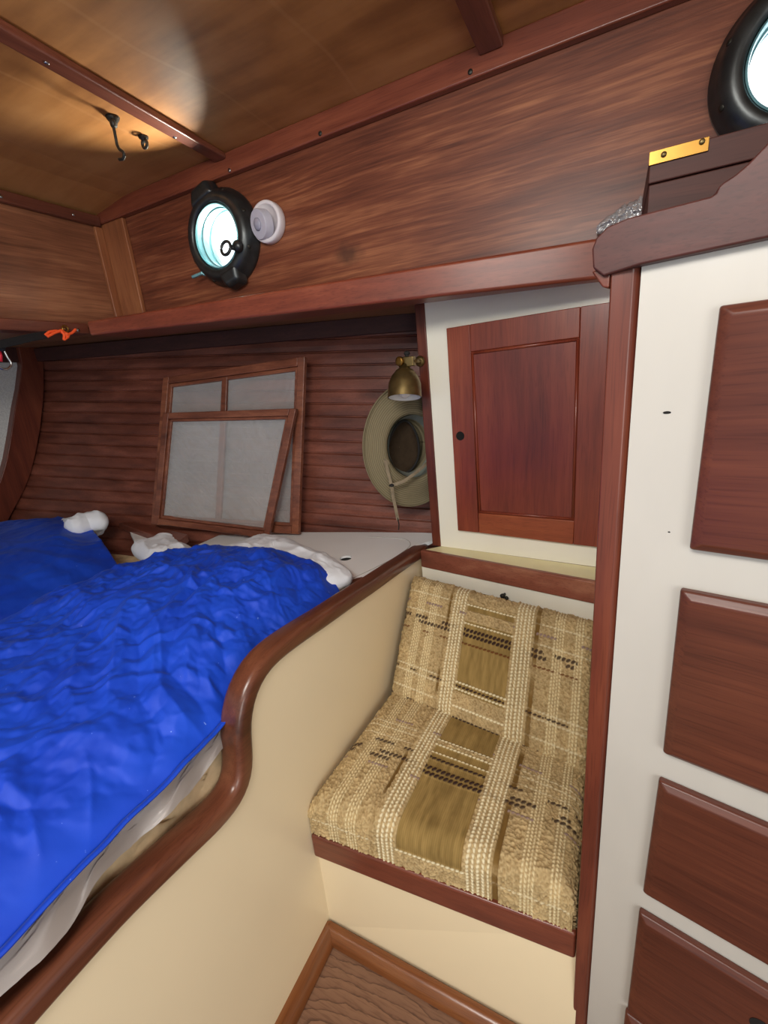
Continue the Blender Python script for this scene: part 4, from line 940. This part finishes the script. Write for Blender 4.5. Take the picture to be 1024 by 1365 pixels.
# ================================================================== PORTHOLES
def porthole(c, label, dogs):
    cx, cz = c; ctr = Vector((cx, YW, cz)); t = thing('porthole', label, 'porthole', ctr); ax = Vector((0, -1, 0))
    b = MB(); b.lathe([(0.098, -0.034), (0.098, -0.001), (0.134, -0.001), (0.1345, 0.010), (0.130, 0.016), (0.126, 0.030), (0.120, 0.042), (0.111, 0.050), (0.100, 0.053), (0.092, 0.051), (0.0885, 0.046), (0.0875, 0.030), (0.096, 0.024), (0.096, -0.034)], ctr, ax, 72, cap=False)
    b.build('flange', M['bronze'], t, smooth=True)
    b = MB(); b.lathe([(0.0955, -0.03), (0.0955, 0.020), (0.0865, 0.030), (0.0865, 0.044), (0.0835, 0.046), (0.0815, 0.040), (0.0815, 0.022), (0.078, 0.020), (0.078, 0.008), (0.0835, 0.006), (0.0835, -0.012), (0.080, -0.014), (0.080, -0.03)], ctr, ax, 72, cap=False)
    b.build('bezel', M['bronze_bright'], t, smooth=False)
    b = MB(); b.lathe([(0.0865, 0), (0.0865, 0.006)], ctr + ax * 0.0, ax, 60); b.build('glass_pane', M['glass'], t)
    for k in range(8):
        an = math.radians(22 + 45 * k); p = ctr + Vector((0.123 * math.cos(an), -0.036, 0.123 * math.sin(an))); screw(t, p, Vector((math.cos(an) * 0.8, -0.6, math.sin(an) * 0.8)), 0.0055, 'blackmetal')
    if dogs:
        # hinge lug at the top, dog lug at the bottom
        for an, w in ((106, 0.052), (284, 0.042)):
            a_ = math.radians(an); rd = Vector((math.cos(a_), 0, math.sin(a_))); tg = Vector((-rd.z, 0, rd.x)); p = ctr + rd * (0.124 if an < 180 else 0.118)
            lb = MB(); lb.hexa([p + tg * s_ * w + rd * q_ + ax * h for h, s_, q_ in ((0.004, -1.1, -0.025), (0.004, 1.1, -0.025), (0.004, 0.8, 0.032), (0.004, -0.8, 0.032), (0.056, -0.95, -0.022), (0.056, 0.95, -0.022), (0.050, 0.62, 0.024), (0.050, -0.62, 0.024))])
            lb.build('hinge_lug' if an < 180 else 'dog_lug', M['bronze'], t, bevel=0.014, seg=4)
        a_ = math.radians(-32); p = ctr + Vector((math.cos(a_) * 0.096, 0, math.sin(a_) * 0.096)) + ax * 0.058
        wb = MB(); wb.tube([p - ax * 0.01, p + ax * 0.018], 0.007, 12); 
        rc = p + ax * 0.028 + Vector((-0.012, 0, -0.002))
        wb.tube([rc + Vector((0.018 * math.cos(q), 0.004 * math.sin(q), 0.018 * math.sin(q))) for q in np.linspace(0, 2 * math.pi, 25)[:-1]], 0.0045, 8, True); wb.build('ring_nut', M['bronze'], t, smooth=True)
        wb = MB(); wb.ball(p + ax * 0.006 + Vector((0.014, 0, 0.002)), 0.017, (1.0, 0.8, 1.0)); wb.build('dog_boss', M['bronze'], t, smooth=True)
        a_ = math.radians(222); p = ctr + Vector((math.cos(a_) * 0.125, 0, math.sin(a_) * 0.125)) + ax * 0.035
        wb = MB(); wb.bar(p, p + Vector((-0.035, -0.012, -0.008)), 0.012, 0.009); wb.bar(p + Vector((0.012, 0.01, -0.004)), p + Vector((-0.004, 0, 0.004)), 0.016, 0.016); wb.build('dog_lever', M['bronze_bright'], t, bevel=0.003)
    return t
porthole(PH1, 'round bronze porthole near the left corner beside the white puck light', True)
porthole(PH2, 'bronze porthole cut off by the right edge, above the dark box', False)

# round white puck light
pk = thing('puck_light', 'round white tilting puck light on the wood wall right of the porthole', 'light', (-0.920, YW, 1.763)); ax = Vector((0, -1, 0))
b = MB(); pc = Vector((-0.920, YW, 1.763)); b.lathe([(0.052, 0), (0.054, 0.004), (0.054, 0.023), (0.052, 0.027), (0.046, 0.028), (0.043, 0.026), (0.041, 0.012), (0.001, 0.010)], pc, ax, 48); b.build('housing', M['plastic_w'], pk, smooth=False).data.polygons.foreach_set('use_smooth', [True] * (48 * 7 + 2))
hd = Vector((-0.30, -0.90, -0.16)).normalized(); hc = pc + ax * 0.020 + Vector((-0.007, 0, -0.004))
b = MB(); b.lathe([(0.037, -0.004), (0.0385, 0.02), (0.037, 0.024), (0.017, 0.0245), (0.001, 0.0245)], hc, hd, 40); b.build('swivel_head', M['plastic_lens'], pk, bevel=0.001)
b = MB(); b.lathe([(0.0165, 0.024), (0.016, 0.0275), (0.011, 0.031), (0.004, 0.033), (0.0004, 0.0333)], hc, hd, 28); b.build('lens', plain('grey lens', S(160, 158, 172), 0.15), pk, smooth=True)

# ================================================================== OVERHEAD HOOK AND EYE
hk = thing('ceiling_hook', 'blackened iron hook hanging from the overhead near the beam', 'hook', onz((150, 155), ZC))
p = onz((150, 156), ZC); b = MB(); b.lathe([(0.016, 0), (0.014, 0.005), (0.009, 0.011), (0.006, 0.020), (0.001, 0.022)], p, (0, 0, -1), 16); b.build('screw_eye', M['blackmetal'], hk, smooth=True)
y0 = p.y - 0.008
pts = [ony(q_, y0) for q_ in ((150, 163), (152, 172), (154, 182), (156, 193), (159, 199), (164, 202), (166, 207), (164, 212), (159, 212.5))]
b = MB(); b.tube([Vector(q_) for q_ in smooth_path(resample(pts, 36), 1)], 0.0036, 8); b.ball(ony((150, 164), y0), 0.009, (0.9, 0.6, 1.2)); b.build('hook', M['blackmetal'], hk, smooth=True)
p = onz((191, 182), ZC); b = MB(); b.lathe([(0.013, 0), (0.012, 0.004), (0.007, 0.008), (0.006, 0.012)], p, (0, 0, -1), 16)
b.tube([p + Vector((0.009 * math.cos(q_), 0, -0.016 + 0.009 * math.sin(q_))) for q_ in np.linspace(0, 2 * math.pi, 17)[:-1]], 0.004, 8, True)
tag(b.build('ceiling_eye', M['blackmetal'], smooth=True), 'small blackened iron eye screwed to the overhead beside the hook', 'eye screw')

# ================================================================== HAT
def mk_hat_obj():
    t = thing('sun_hat', 'khaki wide brimmed sun hat hanging under the brass lamp with its opening out', 'hat', (-0.60, 1.38, 0.88))
    c = Vector((-0.590, 1.375, 1.075)); a = math.radians(48); n = Vector((math.sin(a), -math.cos(a), 0.05)).normalized()
    e2 = Vector((0, 0, 1)); e1 = e2.cross(n).normalized(); e2 = n.cross(e1)
    if e1.x < 0: e1 = -e1
    prof = [(0.001, -0.105), (0.03, -0.106), (0.056, -0.103), (0.076, -0.094), (0.088, -0.062), (0.096, -0.025), (0.102, -0.006), (0.109, 0.002), (0.120, 0.004), (0.135, 0.001), (0.155, -0.004), (0.175, -0.008), (0.192, -0.008), (0.197, -0.005)]
    prof = [tuple(p) for p in resample([Vector((r, h, 0)) for r, h in prof], 44)[:, :2]]
    k = 96; P = np.zeros((len(prof), k + 1, 3)); ring = np.zeros((len(prof), k + 1))
    for i, (r, h) in enumerate(prof):
        for j in range(k + 1):
            th = 2 * math.pi * j / k; cs, sn = math.cos(th), math.sin(th)
            rx_, ry_ = r * 0.93, r * 1.06
            hh = h + (0.012 * math.cos(2 * th) * max(0, (r - 0.1) / 0.1)) + (0.006 * math.sin(3 * th + 1) * max(0, (r - 0.1) / 0.1))
            if r < 0.07 and h < -0.08: hh += 0.010 * math.exp(-(r * cs / 0.022) ** 2)       # crease in the crown
            P[i, j] = list(c + e1 * rx_ * cs + e2 * ry_ * sn + n * hh); ring[i, j] = r
    o = grid_mesh('hat_body', P, M['hat'], t); at = o.data.attributes.new('ring', 'FLOAT', 'POINT'); at.data.foreach_set('value', ring.reshape(-1).astype(np.float32))
    sl = o.modifiers.new('thickness', 'SOLIDIFY'); sl.thickness = 0.002; sl.offset = 0
    def HP(x, y, h): return c + e1 * x + e2 * y + n * h
    b = MB(); b.tube([HP(0.195 * 0.93 * math.cos(q), 0.195 * 1.06 * math.sin(q), -0.005 + 0.012 * math.cos(2 * q) * 0.95 + 0.006 * math.sin(3 * q + 1) * .95) for q in np.linspace(0, 2 * math.pi, 73)[:-1]], 0.003, 8, True); b.build('brim_piping', M['hat'], t, smooth=True)
    # sweatband inside the crown: pale lining with a black edge
    b = MB(); rings = []
    for r, h in ((0.1010, 0.0), (0.0950, -0.022), (0.089, -0.048)):
        rings.append([b.bm.verts.new(HP((r - 0.0025) * 0.93 * math.cos(q), (r - 0.0025) * 1.06 * math.sin(q), h)) for q in np.linspace(0, 2 * math.pi, 65)[:-1]])
    for A_, B_ in zip(rings, rings[1:]):
        for j in range(64): b.bm.faces.new((A_[j], A_[(j + 1) % 64], B_[(j + 1) % 64], B_[j]))
    b.build('sweatband', M['hat_lining'], t, smooth=True)
    ox, oy, bx, by = -0.020, -0.004, 0.060, 0.090
    def egg(q, k=1.0): w_ = 1.0 - 0.22 * math.sin(q); return (ox + k * bx * w_ * math.cos(q) + 0.012 * k * math.sin(q), oy + k * by * math.sin(q))
    b = MB(); b.tube([HP(*egg(q), -0.046) for q in np.linspace(0, 2 * math.pi, 65)[:-1]], 0.004, 8, True); b.build('band_edge', M['hat_dark'], t, smooth=True)
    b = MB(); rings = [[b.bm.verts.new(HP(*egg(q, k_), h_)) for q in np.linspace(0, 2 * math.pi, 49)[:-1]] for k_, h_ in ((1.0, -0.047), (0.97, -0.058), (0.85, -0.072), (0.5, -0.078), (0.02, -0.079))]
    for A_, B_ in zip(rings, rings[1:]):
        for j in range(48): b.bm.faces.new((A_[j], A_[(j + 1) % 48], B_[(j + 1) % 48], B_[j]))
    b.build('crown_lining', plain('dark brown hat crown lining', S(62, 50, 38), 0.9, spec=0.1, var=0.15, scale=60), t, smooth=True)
    # chin cord: two runs from the brim to a slider and the tail
    k1 = ony((522, 647), 1.265)
    A1 = [HP(-0.098, -0.045, 0.006), ony((513, 612), 1.285), ony((518, 632), 1.272), k1]
    A2 = [HP(0.095, -0.03, 0.008), ony((556, 629), 1.335), ony((538, 642), 1.29), k1]
    tail = [k1, ony((524, 662), 1.27), ony((528, 680), 1.28), ony((530.5, 693), 1.29)]
    for A_ in (A1, A2, tail):
        b = MB(); Q_ = smooth_path(resample(A_, 30), 4); b.sweep([Vector(q) for q in Q_], [(-0.0055, -0.0014), (0.0055, -0.0014), (0.0055, 0.0014), (-0.0055, 0.0014)], up=n); b.build('chin_cord', M['cord'], t, bevel=0.001)
    b = MB(); b.ball(k1, 0.007, (1.3, 0.9, 0.8)); b.build('cord_slider', M['hat_dark'], t, smooth=True)
    b = MB(); b.tube([ony((529.5, 688), 1.287), ony((532, 699), 1.292), ony((531.5, 706), 1.295)], 0.002, 6); b.build('cord_tip', M['hat_dark'], t, smooth=True)
    b = MB(); b.tube([ony((531, 487), 1.30), ony((526, 500), 1.30), ony((520, 515), 1.30)], 0.0012, 6); b.build('hanging_loop', M['cord'], t, smooth=True)
mk_hat_obj()

# ================================================================== BRASS LAMP
YL = 1.262
lc = ony((542.5, 531), YL)
lamp = thing('gimbal_lamp', 'small aged brass reading lamp on the locker edge above the hat', 'lamp', lc)
zb = lc.z; rs = (ony((563, 531), YL) - ony((522, 531), YL)).length / 2
zs = [ony((542, y), YL).z for y in (531, 512, 500, 492, 488)]
LAX = Vector((-0.04, 0.27, 1)).normalized(); LP = (lc.x, YL, zs[4]); z4 = zs[4]
b = MB(); b.lathe([(r_, h_ - z4) for r_, h_ in [(rs, zs[0]), (rs * 0.985, zs[0] + 0.012), (rs * 0.95, zs[1]), (rs * 0.78, zs[2] - 0.004), (rs * 0.50, zs[2] + 0.014), (rs * 0.34, zs[3]), (rs * 0.32, z4 + 0.004), (rs * 0.29, z4 + 0.004), (rs * 0.30, zs[3] - 0.002), (rs * 0.74, zs[2] - 0.008), (rs * 0.92, zs[1]), (rs * 0.965, zs[0])]], LP, LAX, 48, cap=False)
b.build('shade', M['brass'], lamp, smooth=True)
b = MB(); b.lathe([(r_, h_ - z4) for r_, h_ in [(rs * 0.95, zs[0] + 0.001), (rs * 0.90, zs[1]), (rs * 0.7, zs[2] - 0.012), (0.002, zs[2] - 0.002)]], LP, LAX, 48, cap=False); b.build('reflector', M['enamel'], lamp, smooth=True)
b = MB(); b.ball(Vector(LP) + LAX * (zs[0] + 0.018 - z4), 0.019); b.build('bulb', M['enamel'], lamp, smooth=True)
q = ony((544, 482), YL); b = MB(); b.box(q.x - 0.017, q.x + 0.021, q.y - 0.011, q.y + 0.011, q.z - 0.014, q.z + 0.014); b.build('swivel_block', M['brass'], lamp, bevel=0.003)
b = MB(); k1 = ony((534.5, 481.5), YL - 0.012); b.lathe([(0.011, 0), (0.0135, 0.002), (0.0135, 0.009), (0.011, 0.011), (0.004, 0.0105)], k1, (-0.25, -0.95, 0), 24); b.build('thumb_screw', M['brass_shiny'], lamp, smooth=True)
b = MB(); ep = CP(s0 + 0.012, q.z, 0.006); b.tube([q + Vector((0.018, 0, 0)), Vector((ep.x, ep.y, q.z))], 0.006, 12); b.lathe([(0.016, 0), (0.016, 0.005), (0.008, 0.011)], Vector((ep.x - 0.002, ep.y, q.z)), cn, 20); b.build('mount_arm', M['brass'], lamp, smooth=True)
b = MB(); q2 = ony((542.5, 471), YL); b.tube([q + Vector((-0.002, 0, 0.012)), q2], 0.006, 10); b.ball(q2, 0.009, (1, 1, 0.8)); b.build('switch', M['hat_dark'], lamp, smooth=True)

# ================================================================== CORD, STRAP AND CLIP at the left rail
XR = -1.615
cordt = thing('orange_cord', 'short bright orange cord knotted to an eye on the left rail', 'cord', onx((88, 445), XR))
def cpath(pp, off): return [Vector(q) for q in smooth_path(resample([onx(p, XR + off) for p in pp], 40), 2)]
b = MB(); b.tube(cpath([(60, 447), (66, 442), (76, 441), (85, 444), (90, 449)], 0.02), 0.0042, 8); b.tube(cpath([(63, 449), (72, 444), (82, 440), (90, 446), (96, 444), (101, 439)], 0.026), 0.0042, 8); b.tube(cpath([(82, 441), (86, 447), (85, 453), (90, 450), (92, 445)], 0.03), 0.0042, 8)
b.ball(onx((88, 446), XR + 0.026), 0.010, (1, 1, 0.8)); b.build('knot', M['orange'], cordt, smooth=True)
b = MB(); q = onx((86, 438.5), XR + 0.006); b.tube([q + Vector((0.004, 0.009 * math.cos(a), 0.009 * math.sin(a))) for a in np.linspace(0, 2 * math.pi, 17)[:-1]], 0.003, 8, True); b.tube([q + Vector((-0.02, 0, 0)), q + Vector((0.004, 0, 0))], 0.003, 8); b.build('eye_screw', M['brass_shiny'], cordt, smooth=True)
stp = thing('webbing_strap', 'black webbing strap stretched left from the orange cord', 'strap', onx((30, 455), XR))
sp = [onx((64, 446), XR + 0.012), onx((40, 450), XR + 0.03), onx((15, 456), XR + 0.05), onx((-10, 461), XR + 0.07), onx((-60, 470), XR + 0.1)]
b = MB(); b.sweep([Vector(q) for q in smooth_path(resample(sp, 30), 2)], [(-0.004, -0.011), (0.004, -0.011), (0.004, 0.011), (-0.004, 0.011)]); b.build('webbing', M['strap'], stp, bevel=0.002)
clip = thing('snap_hook', 'steel snap hook hanging from the black strap at the left edge', 'hook', onx((8, 475), XR + 0.05))
cl = [onx(p, XR + 0.05) for p in ((2, 462), (6, 468), (10, 476), (15, 483), (15, 488), (10, 492), (3, 492), (-3, 488))]
b = MB(); b.tube([Vector(q) for q in smooth_path(resample(cl, 40), 2)], 0.0032, 8); b.build('hook', M['steel'], clip, smooth=True)
b = MB(); b.ball(onx((2, 463), XR + 0.05), 0.012, (0.8, 0.8, 1)); b.build('swivel', M['strap'], clip, smooth=True)
rt = onx((0, 474), XR + 0.04); b = MB(); b.tube([rt + Vector((0, 0.0, 0.02)), rt, rt + Vector((0, -0.004, -0.016))], 0.006, 8); tag(b.build('red_tab', M['red'], smooth=True), 'tiny red tab hanging at the left edge beside the snap hook', 'tab')
